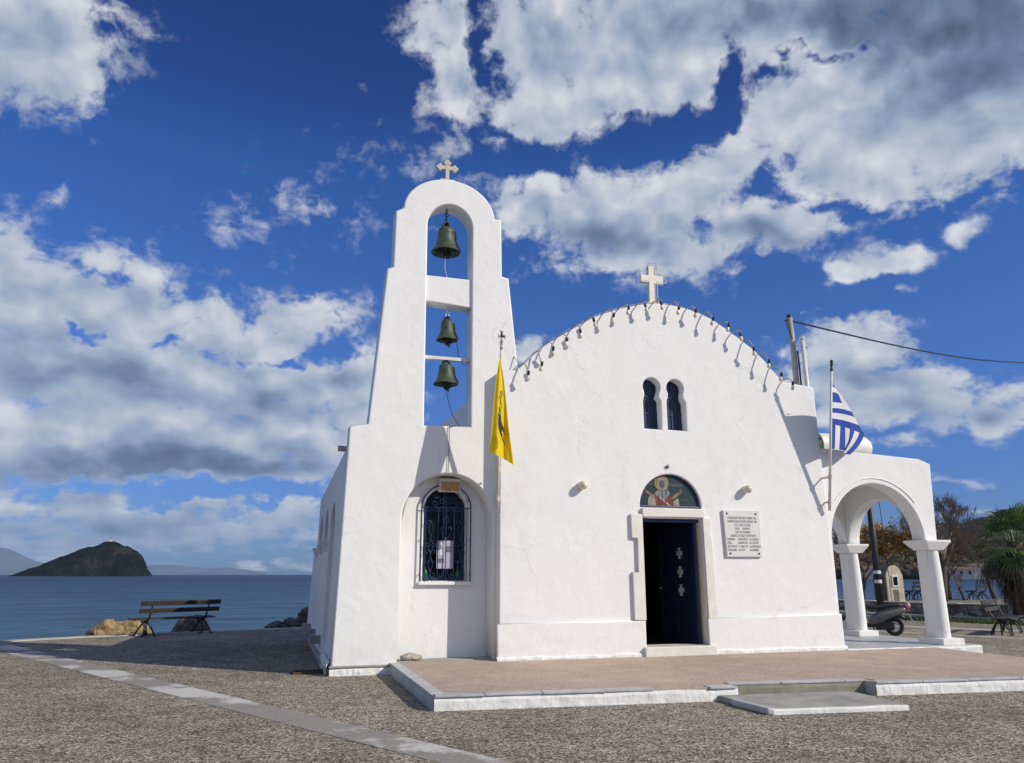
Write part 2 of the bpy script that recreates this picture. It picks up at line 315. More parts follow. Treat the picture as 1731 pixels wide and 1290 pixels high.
M['rock_grey'] = mat('grey_boulder', (0.16, 0.15, 0.14), (0.07, 0.065, 0.06), 5.0, 0.95, 1.0, 12, detail=9, bdist=0.10, lo=0.40, hi=0.60)
M['bark'] = mat('grey_bark', (0.10, 0.085, 0.07), (0.05, 0.042, 0.036), 9.0, 0.9, 0.6, 30)
M['twig'] = mat('brown_twigs', (0.22, 0.165, 0.125), (0.13, 0.10, 0.078), 3.0, 0.9)
M['leaf_rust'] = mat('rust_leaves', (0.46, 0.25, 0.05), (0.26, 0.15, 0.04), 1.6, 0.8)
M['leaf_green'] = mat('green_leaves', (0.045, 0.075, 0.022), (0.075, 0.085, 0.025), 1.6, 0.7)
M['palm_green'] = mat('palm_green', (0.10, 0.165, 0.035), (0.045, 0.082, 0.02), 2.0, 0.45)
M['palm_dead'] = mat('dead_fronds', (0.12, 0.088, 0.048), (0.055, 0.04, 0.025), 4.0, 0.9)
M['palm_trunk'] = mat('palm_trunk', (0.09, 0.068, 0.046), (0.045, 0.034, 0.024), 10.0, 0.9, 0.9, 18, bdist=0.04)
M['grass'] = mat('winter_grass', (0.055, 0.105, 0.022), (0.09, 0.12, 0.035), 2.5, 0.8)
M['red_plastic'] = mat('red_lens', (0.45, 0.03, 0.02), (0.36, 0.03, 0.02), 9, 0.2)
M['pink'] = mat('pink_plastic', (0.62, 0.36, 0.38), (0.52, 0.26, 0.28), 9, 0.35)
M['scooter'] = mat('grey_scooter_paint', (0.15, 0.15, 0.15), (0.10, 0.10, 0.10), 9, 0.28)
M['rubber'] = mat('tyre_rubber', (0.014, 0.014, 0.014), (0.024, 0.023, 0.022), 20, 0.8)
M['concrete'] = mat('grey_concrete', (0.40, 0.385, 0.35), (0.27, 0.26, 0.235), 3.0, 0.85, 0.4, 40, detail=7)
M['kerb'] = mat('pale_kerb_stone', (0.50, 0.48, 0.43), (0.38, 0.36, 0.32), 2.0, 0.85, 0.3, 30, detail=6)
M['olive_riser'] = mat('mossy_concrete', (0.29, 0.285, 0.22), (0.21, 0.205, 0.15), 4.0, 0.9, 0.3, 40, detail=6)
M['rust_iron'] = mat('rusty_iron', (0.10, 0.055, 0.03), (0.05, 0.03, 0.02), 20, 0.8)
M['tile_stone'] = mat('ochre_carved_stone', (0.55, 0.36, 0.14), (0.34, 0.21, 0.08), 16.0, 0.8, 0.8, 22, detail=6, bdist=0.02)
M['loose_stone'] = mat('cream_loose_stone', (0.48, 0.45, 0.38), (0.34, 0.31, 0.25), 7.0, 0.9, 0.8, 16, detail=7, bdist=0.03)

def mat_yellow():
    m, k, b = new_mat('yellow_flag_cloth')
    tc = k.n('ShaderNodeTexCoord')
    c = k.ramp(k.noise(tc.outputs['Object'], 5, 3), [(0.3, (0.86, 0.66, 0.010)), (0.7, (0.78, 0.56, 0.008))])
    k.l(c, b.inputs['Base Color']); b.inputs['Roughness'].default_value = 0.8
    tr = k.n('ShaderNodeBsdfTranslucent'); tr.inputs[0].default_value = (0.9, 0.62, 0.01, 1)
    mx = k.n('ShaderNodeMixShader'); mx.inputs[0].default_value = 0.35
    out = m.node_tree.nodes['Material Output']
    k.l(b.outputs[0], mx.inputs[1]); k.l(tr.outputs[0], mx.inputs[2]); k.l(mx.outputs[0], out.inputs[0])
    return m
M['yellow'] = mat_yellow()

def mat_pebble(name, stops, scale, patch=(0.72, 1.12), bump=0.5, cracks=True):
    m, k, b = new_mat(name)
    p = k.n('ShaderNodeNewGeometry').outputs['Position']
    v = k.n('ShaderNodeTexVoronoi'); v.inputs['Scale'].default_value = scale; k.l(p, v.inputs['Vector'])
    sepc = k.n('ShaderNodeSeparateColor'); k.l(v.outputs['Color'], sepc.inputs[0])
    fine = k.noise(p, scale * 0.62, 6.0, 0.78)
    lumps = k.noise(p, scale * 0.14, 4.0, 0.7)
    f = k.math('ADD', k.math('MULTIPLY_ADD', sepc.outputs[0], 0.30, k.math('MULTIPLY', fine, 0.50)), k.math('MULTIPLY', lumps, 0.20))
    c = k.ramp(f, stops)
    big = k.noise(p, 0.30, 6.0, 0.62)
    mid = k.noise(p, 1.9, 6.0, 0.68)
    pf = k.mrange(k.math('MULTIPLY_ADD', mid, 0.5, k.math('MULTIPLY', big, 0.5)), 0.36, 0.64, patch[0], patch[1])
    cc = k.n('ShaderNodeCombineXYZ'); [k.l(pf, cc.inputs[i]) for i in range(3)]
    c = k.mix(1.0, c, cc.outputs[0], 'MULTIPLY')
    if cracks:
        w = k.vmath('ADD', p, k.vmath('SCALE', k.noise(p, 1.1, 4.0, 0.6, col=True), 0.9))
        vc = k.n('ShaderNodeTexVoronoi', feature='DISTANCE_TO_EDGE'); vc.inputs['Scale'].default_value = 0.33; k.l(w, vc.inputs['Vector'])
        cr = k.mrange(vc.outputs['Distance'], 0.0, 0.008, 0.45, 0.0)
        cr = k.math('MULTIPLY', cr, k.mrange(k.noise(p, 0.8, 2.0), 0.45, 0.6, 0, 1))
        c = k.mix(cr, c, (0.07, 0.06, 0.05))
    k.l(c, b.inputs['Base Color'])
    b.inputs['Roughness'].default_value = 0.95
    b.inputs['Specular IOR Level'].default_value = 0.08
    bn = k.n('ShaderNodeBump'); bn.inputs['Strength'].default_value = bump; bn.inputs['Distance'].default_value = 0.012
    k.l(k.math('ADD', v.outputs['Distance'], fine), bn.inputs['Height']); k.l(bn.outputs[0], b.inputs['Normal'])
    return m
M['plaza'] = mat_pebble('exposed_aggregate', [(0.34, (0.040, 0.034, 0.025)), (0.45, (0.192, 0.167, 0.129)), (0.55, (0.338, 0.298, 0.234)), (0.67, (0.65, 0.59, 0.49))], 52.0, (0.62, 1.26))
M['terrazzo'] = mat_pebble('tan_terrazzo', [(0.3, (0.34, 0.255, 0.20)), (0.5, (0.50, 0.395, 0.32)), (0.75, (0.64, 0.53, 0.445))], 75.0, (0.78, 1.08), 0.15, False)

def mat_blocks(name, c1, c2, mortar, sx=3.4, sz=5.0):
    m, k, b = new_mat(name)
    tc = k.n('ShaderNodeTexCoord')
    p = tc.outputs['Object']
    mp = k.n('ShaderNodeMapping'); mp.inputs['Scale'].default_value = (sx, sx, sz); k.l(p, mp.inputs[0])
    w = k.vmath('ADD', mp.outputs[0], k.vmath('SCALE', k.noise(mp.outputs[0], 1.5, 3.0, 0.5, col=True), 0.5))
    v = k.n('ShaderNodeTexVoronoi', feature='DISTANCE_TO_EDGE'); v.inputs['Scale'].default_value = 1.0; k.l(w, v.inputs['Vector'])
    v2 = k.n('ShaderNodeTexVoronoi'); v2.inputs['Scale'].default_value = 1.0; k.l(w, v2.inputs['Vector'])
    s = k.n('ShaderNodeSeparateColor'); k.l(v2.outputs['Color'], s.inputs[0])
    c = k.ramp(k.math('MULTIPLY_ADD', s.outputs[0], 0.7, k.math('MULTIPLY', k.noise(p, 9, 5, 0.65), 0.3)), [(0.2, c2), (0.8, c1)])
    c = k.mix(k.mrange(v.outputs['Distance'], 0.02, 0.07, 1.0, 0.0), c, mortar)
    k.l(c, b.inputs['Base Color']); b.inputs['Roughness'].default_value = 0.9
    bn = k.n('ShaderNodeBump'); bn.inputs['Strength'].default_value = 0.8; bn.inputs['Distance'].default_value = 0.05
    k.l(k.math('MINIMUM', v.outputs['Distance'], 0.12), bn.inputs['Height']); k.l(bn.outputs[0], b.inputs['Normal'])
    return m
M['rubble_wall'] = mat_blocks('dark_rubble_wall', (0.40, 0.36, 0.29), (0.11, 0.095, 0.075), (0.09, 0.08, 0.065))
M['rubble_dark'] = mat_blocks('grey_rubble', (0.20, 0.18, 0.155), (0.08, 0.07, 0.06), (0.15, 0.135, 0.115), 4, 5)
M['rubble_pale'] = mat_blocks('pale_stone', (0.56, 0.51, 0.40), (0.42, 0.37, 0.27), (0.48, 0.45, 0.38), 4.5, 5)

def mat_sea():
    m, k, b = new_mat('sea_water')
    p = k.n('ShaderNodeNewGeometry').outputs['Position']
    sep = k.n('ShaderNodeSeparateXYZ'); k.l(p, sep.inputs[0])
    dist = k.vmath('LENGTH', p)
    # shallow turquoise by the shore, deep blue outside
    f = k.math('ADD', k.mrange(dist, 25, 420, 0, 1), k.math('MULTIPLY', k.math('SUBTRACT', k.noise(p, 0.02, 4.0, 0.6), 0.5), 0.5), clamp=True)
    c = k.ramp(f, [(0.0, (0.070, 0.155, 0.225)), (0.30, (0.038, 0.092, 0.170)), (1.0, (0.014, 0.034, 0.085))])
    mp = k.n('ShaderNodeMapping'); mp.inputs['Rotation'].default_value = (0, 0, 0.5); mp.inputs['Scale'].default_value = (0.55, 1.5, 1); k.l(p, mp.inputs[0])
    h = k.math('ADD', k.math('MULTIPLY', k.noise(mp.outputs[0], 0.55, 6.0, 0.66), 0.50), k.math('MULTIPLY', k.noise(mp.outputs[0], 2.0, 4.0, 0.65), 0.20))
    bn = k.n('ShaderNodeBump'); bn.inputs['Strength'].default_value = 1.0; bn.inputs['Distance'].default_value = 1.7
    k.l(h, bn.inputs['Height'])
    # rough water: the wave slopes face the viewer, so the body colour shows more than a mirror would
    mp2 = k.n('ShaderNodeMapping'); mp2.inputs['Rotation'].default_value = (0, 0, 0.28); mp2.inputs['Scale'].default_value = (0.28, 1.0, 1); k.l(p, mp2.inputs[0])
    # light and dark of the ripples, painted into the body colour by noise
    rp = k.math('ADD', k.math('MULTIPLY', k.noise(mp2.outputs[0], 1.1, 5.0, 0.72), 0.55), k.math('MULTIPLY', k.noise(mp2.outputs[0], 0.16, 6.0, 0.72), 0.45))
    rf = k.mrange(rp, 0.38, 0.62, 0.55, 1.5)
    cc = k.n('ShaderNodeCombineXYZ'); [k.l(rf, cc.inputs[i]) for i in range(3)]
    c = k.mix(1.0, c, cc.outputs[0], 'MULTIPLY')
    df = k.n('ShaderNodeBsdfDiffuse'); k.l(c, df.inputs[0]); k.l(bn.outputs[0], df.inputs['Normal'])
    gl = k.n('ShaderNodeBsdfGlossy'); gl.inputs['Roughness'].default_value = 0.22; gl.inputs[0].default_value = (0.85, 0.92, 1.0, 1); k.l(bn.outputs[0], gl.inputs['Normal'])
    fr = k.n('ShaderNodeFresnel'); fr.inputs['IOR'].default_value = 1.33; k.l(bn.outputs[0], fr.inputs['Normal'])
    mx = k.n('ShaderNodeMixShader'); k.l(k.mrange(fr.outputs[0], 0.02, 0.8, 0.04, 0.24), mx.inputs[0])
    k.l(df.outputs[0], mx.inputs[1]); k.l(gl.outputs[0], mx.inputs[2])
    m.node_tree.nodes.remove(b)
    k.l(mx.outputs[0], m.node_tree.nodes['Material Output'].inputs[0])
    return m
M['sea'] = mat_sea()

def mat_hill(name, stops, scale, bump=0.6, bdist=6.0):
    m, k, b = new_mat(name)
    p = k.n('ShaderNodeNewGeometry').outputs['Position']
    f = k.math('MULTIPLY_ADD', k.noise(p, scale, 7.0, 0.68), 0.6, k.math('MULTIPLY', k.noise(p, scale * 6, 5.0, 0.7), 0.4))
    k.l(k.ramp(f, stops), b.inputs['Base Color'])
    b.inputs['Roughness'].default_value = 0.95
    b.inputs['Specular IOR Level'].default_value = 0.1
    bn = k.n('ShaderNodeBump'); bn.inputs['Strength'].default_value = bump; bn.inputs['Distance'].default_value = bdist
    k.l(f, bn.inputs['Height']); k.l(bn.outputs[0], b.inputs['Normal'])
    return m
M['island'] = mat_hill('island_scrub_cloud_shaded', [(0.40, (0.003, 0.004, 0.002)), (0.5, (0.008, 0.009, 0.005)), (0.60, (0.034, 0.029, 0.020))], 0.03)  # kept near black: a cloud shadow is put into the scrub colour
M['hill'] = mat_hill('hill_scrub', [(0.38, (0.016, 0.020, 0.012)), (0.52, (0.036, 0.040, 0.022)), (0.66, (0.075, 0.066, 0.044))], 0.02)
M['mountain'] = mat_hill('far_mountain_hazed', [(0.38, (0.10, 0.125, 0.16)), (0.6, (0.16, 0.18, 0.20))], 0.002, 0.5, 40)  # part of the distance haze is put into this bluish colour
M['wood'] = mat_hill('winter_wood', [(0.36, (0.020, 0.021, 0.012)), (0.5, (0.060, 0.046, 0.028)), (0.64, (0.125, 0.092, 0.052))], 0.05, 0.8, 1.0)

# ---------------------------------------------------------------- mesh helpers
class MB:
    def __init__(self): self.v = []; self.f = []; self.mi = []
    def add(self, vs, fs, mi=0):
        o = len(self.v)
        self.v += [tuple(x) for x in vs]
        for f in fs:
            self.f.append(tuple(i + o for i in f)); self.mi.append(mi)
    def box(self, a, b, mi=0, M4=None):
        (x0, y0, z0), (x1, y1, z1) = a, b
        vs = [(x0,y0,z0),(x1,y0,z0),(x1,y1,z0),(x0,y1,z0),(x0,y0,z1),(x1,y0,z1),(x1,y1,z1),(x0,y1,z1)]
        if M4 is not None: vs = [M4 @ Vector(v) for v in vs]
        self.add(vs, [(0,3,2,1),(4,5,6,7),(0,1,5,4),(1,2,6,5),(2,3,7,6),(3,0,4,7)], mi)
    def cbox(self, c, s, mi=0, M4=None):
        self.box([c[i]-s[i]/2 for i in range(3)], [c[i]+s[i]/2 for i in range(3)], mi, M4)
    def prism(self, pts, z0, z1, mi=0, axis='z'):
        n = len(pts)
        def T(u, v, w):
            return (u, v, w) if axis == 'z' else ((u, w, v) if axis == 'y' else (w, u, v))
        vs = [T(u, v, z0) for u, v in pts] + [T(u, v, z1) for u, v in pts]
        fs = [tuple(range(n))[::-1], tuple(range(n, 2*n))] + [(i, (i+1) % n, n+(i+1) % n, n+i) for i in range(n)]
        self.add(vs, fs, mi)
    def tube(self, path, rad, seg=8, mi=0, caps=True):
        path = [Vector(p) for p in path]
        n = len(path)
        if not hasattr(rad, '__len__'): rad = [rad] * n
        vs = []; up = None
        for i, p in enumerate(path):
            d = (path[min(i+1, n-1)] - path[max(i-1, 0)])
            if d.length < 1e-9: d = Vector((0, 0, 1))
            d.normalize()
            if up is None:
                up = d.orthogonal().normalized()
            else:
                up = up - d * up.dot(d)
                up = d.orthogonal().normalized() if up.length < 1e-6 else up.normalized()
            s = d.cross(up)
            for j in range(seg):
                a = 2*PI*j/seg
                vs.append(p + (up*math.cos(a) + s*math.sin(a)) * rad[i])
        fs = [(i*seg+j, i*seg+(j+1) % seg, (i+1)*seg+(j+1) % seg, (i+1)*seg+j) for i in range(n-1) for j in range(seg)]
        if caps: fs += [tuple(range(seg))[::-1], tuple(range((n-1)*seg, n*seg))]
        self.add(vs, fs, mi)
    def lathe(self, prof, c=(0,0,0), seg=24, mi=0, M4=None):
        vs = []
        for r, z in prof:
            for j in range(seg):
                a = 2*PI*j/seg
                vs.append((c[0]+r*math.cos(a), c[1]+r*math.sin(a), c[2]+z))
        if M4 is not None: vs = [M4 @ Vector(v) for v in vs]
        n = len(prof)
        fs = [(i*seg+j, i*seg+(j+1) % seg, (i+1)*seg+(j+1) % seg, (i+1)*seg+j) for i in range(n-1) for j in range(seg)]
        self.add(vs, fs, mi)
    def sphere(self, c, r, seg=16, rings=10, mi=0, sx=1, sy=1, sz=1, M4=None):
        vs = []; 
        for i in range(rings+1):
            t = PI*i/rings
            for j in range(seg):
                a = 2*PI*j/seg
                vs.append((c[0]+sx*r*math.sin(t)*math.cos(a), c[1]+sy*r*math.sin(t)*math.sin(a), c[2]-sz*r*math.cos(t)))
        if M4 is not None: vs = [M4 @ Vector(v) for v in vs]
        fs = [(i*seg+j, i*seg+(j+1) % seg, (i+1)*seg+(j+1) % seg, (i+1)*seg+j) for i in range(rings) for j in range(seg)]
        self.add(vs, fs, mi)
    def torus(self, c, Rr, r, seg=28, ts=10, mi=0, M4=None):
        vs = []
        for i in range(seg):
            a = 2*PI*i/seg
            for j in range(ts):
                b = 2*PI*j/ts
                q = Rr + r*math.cos(b)
                vs.append((c[0]+q*math.cos(a), c[1]+r*math.sin(b), c[2]+q*math.sin(a)))
        if M4 is not None: vs = [M4 @ Vector(v) for v in vs]
        fs = [(i*ts+j, i*ts+(j+1) % ts, ((i+1) % seg)*ts+(j+1) % ts, ((i+1) % seg)*ts+j) for i in range(seg) for j in range(ts)]
        self.add(vs, fs, mi)

def origin_of(parent):
    o = Vector((0, 0, 0))
    while parent is not None:
        o += parent.location
        parent = parent.parent
    return o

def link_mesh(name, me, mats, parent=None, smooth=False, base=None):
    """vertices are given in world space; they are moved to the parent's (or the base's) origin"""
    off = origin_of(parent) if parent else Vector(base or (0, 0, 0))
    if off.length > 0: me.transform(Matrix.Translation(-off))
    if not isinstance(mats, (list, tuple)): mats = [mats]
    me.materials.clear()
    for m in mats: me.materials.append(m)
    ob = bpy.data.objects.new(name, me)
    COL.objects.link(ob)
    if parent: ob.parent = parent
    else: ob.location = off
    if smooth:
        for p in me.polygons: p.use_smooth = True
    return ob

def build(name, mb, mats, parent=None, smooth=False, base=None, bevel=0.0, seg=2, fixn=True):
    me = bpy.data.meshes.new(name)
    me.from_pydata(mb.v, [], mb.f)
    for i, p in enumerate(me.polygons): p.material_index = mb.mi[i]
    if fixn or bevel > 0:
        bm = bmesh.new(); bm.from_mesh(me)
        if fixn: bmesh.ops.recalc_face_normals(bm, faces=bm.faces)
        if bevel > 0:
            es = [e for e in bm.edges if len(e.link_faces) == 2 and e.calc_face_angle(0) > 0.5]
            bmesh.ops.bevel(bm, geom=es, offset=bevel, segments=seg, affect='EDGES', profile=0.5)
        bm.to_mesh(me); bm.free()
    mi = [p.material_index for p in me.polygons]
    ob = link_mesh(name, me, mats, parent, smooth, base)
    for p, i in zip(me.polygons, mi): p.material_index = i
    return ob

def plate_mesh(outer, holes, w0, w1, bevel=0.015, axis='y', close=True):
    """flat outline with holes, given thickness and softened edges; axis is the thickness direction"""
    cu = bpy.data.curves.new('outline', 'CURVE')
    cu.dimensions = '2D'
    cu.fill_mode = 'BOTH'
    for loop in [outer] + list(holes):
        s = cu.splines.new('POLY')
        s.points.add(len(loop)-1)
        for p, (u, v) in zip(s.points, loop): p.co = (u, v, 0, 1)
        s.use_cyclic_u = True
    th = abs(w1-w0)
    bevel = min(bevel, th*0.45)
    cu.extrude = th/2 - bevel
    cu.bevel_depth = bevel
    cu.bevel_resolution = 1
    cu.offset = -bevel
    ob = bpy.data.objects.new('outline', cu)
    COL.objects.link(ob)
    dg = bpy.context.evaluated_depsgraph_get(); dg.update()
    me = bpy.data.meshes.new_from_object(ob.evaluated_get(dg))
    bpy.data.objects.remove(ob); bpy.data.curves.remove(cu)
    c = (w0+w1)/2
    for v in me.vertices:
        u, q, w = v.co
        v.co = (u, c-w, q) if axis == 'y' else ((c+w, u, q) if axis == 'x' else (u, q, c+w))
    return me

def plate(name, outer, holes, w0, w1, m, parent=None, bevel=0.015, axis='y', fn=None, base=None):
    me = plate_mesh(outer, holes, w0, w1, bevel, axis)
    if fn:
        for v in me.vertices: v.co = fn(v.co)
    return link_mesh(name, me, m, parent, False, base)

def arc(cx, cz, rx, rz, a0, a1, n=20):
    return [(cx+rx*math.cos(R(a0+(a1-a0)*i/n)), cz+rz*math.sin(R(a0+(a1-a0)*i/n))) for i in range(n+1)]

def arch_loop(x0, x1, z0, zs, n=24):
    c = (x0+x1)/2; r = (x1-x0)/2
    return [(x0, z0), (x1, z0)] + arc(c, zs, r, r, 0, 180, n)

def tag(o, label=None, cat=None, group=None, kind=None):
    if label: o['label'] = label
    if cat: o['category'] = cat
    if group: o['group'] = group
    if kind: o['kind'] = kind
    return o

def empty(name, loc, label, cat, group=None):
    o = bpy.data.objects.new(name, None)
    o.empty_display_size = 0.2
    COL.objects.link(o)
    o.location = loc
    return tag(o, label, cat, group)

def copy_tree(o, parent=None):
    c = o.copy(); COL.objects.link(c)
    if parent: c.parent = parent
    for ch in list(o.children): copy_tree(ch, c)
    return c

def text_mesh(body, size, align='CENTER', extrude=0.0015):
    cu = bpy.data.curves.new('letters', 'FONT')
    cu.body = body; cu.size = size; cu.align_x = align; cu.extrude = extrude
    ob = bpy.data.objects.new('letters', cu); COL.objects.link(ob)
    dg = bpy.context.evaluated_depsgraph_get(); dg.update()
    me = bpy.data.meshes.new_from_object(ob.evaluated_get(dg))
    bpy.data.objects.remove(ob); bpy.data.curves.remove(cu)
    return me

# ================================================================ SETTING
def ring_sheet(name, pts, z, m, kind='structure'):
    mb = MB(); mb.add([(x, y, z) for x, y in pts], [tuple(range(len(pts)))])
    me = bpy.data.meshes.new(name); me.from_pydata(mb.v, [], mb.f)
    ob = link_mesh(name, me, m); ob['kind'] = kind
    return ob

SEA_Z = -1.1
# sea: one sheet to the horizon
sea = MB()
rings = [0, 60, 200, 700, 2500, 9000, 30000]
for i, r in enumerate(rings[1:]):
    pass
ns = 48
vs = [(0, 0, SEA_Z)]
for r in rings[1:]:
    for j in range(ns): vs.append((r*math.cos(2*PI*j/ns), r*math.sin(2*PI*j/ns), SEA_Z))
fs = [(0, 1+j, 1+(j+1) % ns) for j in range(ns)]
for i in range(len(rings)-2):
    for j in range(ns):
        a = 1+i*ns; b = a+ns
        fs.append((a+j, b+j, b+(j+1) % ns, a+(j+1) % ns))
sea.add(vs, fs)
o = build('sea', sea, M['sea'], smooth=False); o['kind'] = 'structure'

# the plaza: exposed aggregate apron with a quay wall towards the sea
quay = [(-60, -10.0), (-60, 2.0), (-20, 13.6), (-9.2, 20.8), (-6.324, 22.62), (-4.634, 23.66), (-2.463, 24.46), (1.432, 25.80), (6.0, 27.6), (11.0, 31.5), (15.0, 37.6), (22.0, 37.2), (32.0, 34.3), (42.0, 31.3), (60, 25), (90, 14), (90, -40), (-60, -40)]
mb = MB(); mb.prism(quay, -3.0, 0.0)
o = build('plaza', mb, M['plaza'], fixn=True); o['kind'] = 'structure'

# pale kerb along the water (left), one real step
kp = [(-60, 2.0), (-20, 13.6), (-9.2, 20.8), (-6.324, 22.62), (-4.634, 23.66), (-2.463, 24.46), (1.432, 25.80), (6.0, 27.6)]
mb = MB()
for i in range(len(kp)-1):
    a = Vector((*kp[i], 0)); b = Vector((*kp[i+1], 0)); d = (b-a).normalized(); nn = Vector((d.y, -d.x, 0)) * 0.30
    o_ = Vector((-d.y, d.x, 0)) * 0.06
    L = (b-a).length; n = max(1, int(L/1.25))
    for j in range(n):
        p = a + d*(L*j/n+0.006); q = a + d*(L*(j+1)/n-0.006)
        mb.add([(*(p+o_)[:2], -0.4), (*(q+o_)[:2], -0.4), (*(q+nn)[:2], -0.4), (*(p+nn)[:2], -0.4),
                (*(p+o_)[:2], 0.025), (*(q+o_)[:2], 0.025), (*(q+nn)[:2], 0.025), (*(p+nn)[:2], 0.025)],
               [(0,3,2,1),(4,5,6,7),(0,1,5,4),(1,2,6,5),(2,3,7,6),(3,0,4,7)])
o = build('quay_kerb', mb, M['kerb']); o['kind'] = 'structure'

# light band of paving laid through the aggregate, some slabs whitewashed, some bare
def band(name, pa, pb, wa, wb, n, z, mats, pick):
    a = Vector((*pa, 0)); b = Vector((*pb, 0)); d = (b-a).normalized(); s = Vector((-d.y, d.x, 0))
    mb = MB()
    for i in range(n):
        t0 = i/n; t1 = (i+1)/n
        p = a.lerp(b, t0) + d*0.004; q = a.lerp(b, t1) - d*0.004
        w0 = wa+(wb-wa)*t0; w1 = wa+(wb-wa)*t1
        mb.add([(*(p-s*w0/2)[:2], z), (*(q-s*w1/2)[:2], z), (*(q+s*w1/2)[:2], z), (*(p+s*w0/2)[:2], z)], [(0,1,2,3)], pick(i))
    me = bpy.data.meshes.new(name); me.from_pydata(mb.v, [], mb.f)
    ob = link_mesh(name, me, mats); ob['kind'] = 'structure'
    for p, i in zip(me.polygons, mb.mi): p.material_index = i
    return ob

def mat_band():
    # worn paving: patches of old whitewash on grey mortar
    m, k, b = new_mat('worn_band_paving')
    p = k.n('ShaderNodeNewGeometry').outputs['Position']
    ww = k.mrange(k.noise(p, 0.55, 7.0, 0.66), 0.505, 0.555, 0.0, 1.0)
    c1 = k.ramp(k.noise(p, 30, 5, 0.7), [(0.3, (0.20, 0.182, 0.158)), (0.7, (0.36, 0.335, 0.295))])
    c2 = k.ramp(k.noise(p, 18, 5, 0.7), [(0.3, (0.46, 0.44, 0.40)), (0.7, (0.66, 0.64, 0.60))])
    k.l(k.mix(ww, c1, c2), b.inputs['Base Color']); b.inputs['Roughness'].default_value = 0.9
    bn = k.n('ShaderNodeBump'); bn.inputs['Strength'].default_value = 0.4; bn.inputs['Distance'].default_value = 0.01
    k.l(k.noise(p, 40, 4, 0.7), bn.inputs['Height']); k.l(bn.outputs[0], b.inputs['Normal'])
    return m
M['band'] = mat_band()
band('paving_strip', (-8.0, 25.0), (3.2, 4.6), 0.62, 0.44, 20, 0.004, [M['band']], lambda i: 0)
band('paving_strip', (14.0, 24.9), (22.0, 9.4), 0.36, 0.36, 14, 0.004, [M['kerb']], lambda i: 0)
band('paving_strip', (16.8, 24.9), (25.6, 10.5), 0.7, 0.7, 16, 0.004, [M['kerb']], lambda i: 0)

# ---- terrace in front of the chapel
TZ = 0.18
mb = MB()
ter = [(1.97, 13.62), (1.97, 9.80), (5.95, 9.47), (5.95, 9.68), (7.98, 9.50), (7.98, 9.28), (10.3, 9.06), (15.2, 8.66), (15.2, 10.0), (12.95, 11.1), (12.86, 12.2), (13.0, 13.62)]
mb.prism(ter, 0.0, TZ-0.012)
terr = build('terrace', mb, M['terrazzo']); terr['kind'] = 'structure'
mb = MB(); mb.prism([(2.12, 13.6), (2.12, 9.93), (5.80, 9.63), (5.80, 9.82), (8.12, 9.62), (8.12, 9.43), (10.3, 9.21), (15.1, 8.82), (15.1, 9.93), (12.85, 11.0), (12.76, 12.2), (12.9, 13.6)], TZ-0.012, TZ-0.004)
build('terrace_top', mb, M['terrazzo'], terr)
# grey marble coping pieces with an overhang, chipped and uneven
random.seed(21)
mb = MB()
def coping(a, b, out, inn, step, gaps=()):
    a = Vector((*a, 0)); b = Vector((*b, 0)); d = (b-a).normalized(); s = Vector((-d.y, d.x, 0))
    L = (b-a).length; x = 0; i = 0
    while x < L-0.05:
        l = min(step*random.uniform(0.75, 1.2), L-x)
        if i not in gaps:
            p = a+d*(x+0.004); q = a+d*(x+l-0.004)
            oo = out*random.uniform(0.6, 1.3)
            dz = random.uniform(-0.003, 0.003)
            mb.add([(*(p-s*oo)[:2], TZ-0.028+dz), (*(q-s*oo)[:2], TZ-0.028+dz), (*(q+s*inn)[:2], TZ-0.028+dz), (*(p+s*inn)[:2], TZ-0.028+dz),
                    (*(p-s*oo)[:2], TZ+dz), (*(q-s*oo)[:2], TZ+dz), (*(q+s*inn)[:2], TZ+dz), (*(p+s*inn)[:2], TZ+dz)],
                   [(0,3,2,1),(4,5,6,7),(0,1,5,4),(1,2,6,5),(2,3,7,6),(3,0,4,7)])
        x += l; i += 1
coping((1.98, 9.80), (5.94, 9.47), 0.030, 0.15, 0.75, gaps=(4,))
coping((5.95, 9.68), (7.98, 9.50), 0.015, 0.14, 0.9)
coping((7.99, 9.28), (10.3, 9.06), 0.020, 0.13, 0.9)
coping((10.3, 9.06), (15.2, 8.66), 0.020, 0.13, 0.9)
build('coping', mb, M['grey_marble'], terr, bevel=0.006, seg=1)
mb = MB()
a = 1.97
for i in range(4):
    y0 = 9.97+i*0.9
    mb.box((1.955, y0+0.003, TZ-0.03), (2.12, y0+0.897, TZ+0.001))
build('side_coping', mb, M['grey_marble'], terr, bevel=0.006, seg=1)

# whitewashed rough skirt on the terrace front
def rough_strip(mb, a, b, z0, z1, th, amp=0.018, step=0.05, seed=0):
    """lumpy rendered face from a to b (thickness th towards the right of a->b is outward)"""
    a = Vector((*a, 0)); b = Vector((*b, 0)); d = (b-a).normalized(); s = Vector((d.y, -d.x, 0))
    L = (b-a).length; n = max(2, int(L/step)); m_ = max(3, int((z1-z0)/0.035))
    vs = []
    for i in range(n+1):
        for j in range(m_+1):
            p = a+d*(L*i/n); z = z0+(z1-z0)*j/m_
            nz = mnoise.noise(Vector((p.x*7+seed, p.y*7, z*9)))*amp + mnoise.noise(Vector((p.x*22+seed, p.y*22, z*22)))*amp*0.5
            taper = 1.0 if j < m_ else 0.0
            q = p + s*(th*taper + nz*taper)
            zz = z + (mnoise.noise(Vector((p.x*3+seed, p.y*3, 5)))*amp*1.2 if j >= m_-1 else 0)
            vs.append((q.x, q.y, zz))
    fs = [(i*(m_+1)+j, (i+1)*(m_+1)+j, (i+1)*(m_+1)+j+1, i*(m_+1)+j+1) for i in range(n) for j in range(m_)]
    mb.add(vs, fs)
mb = MB()
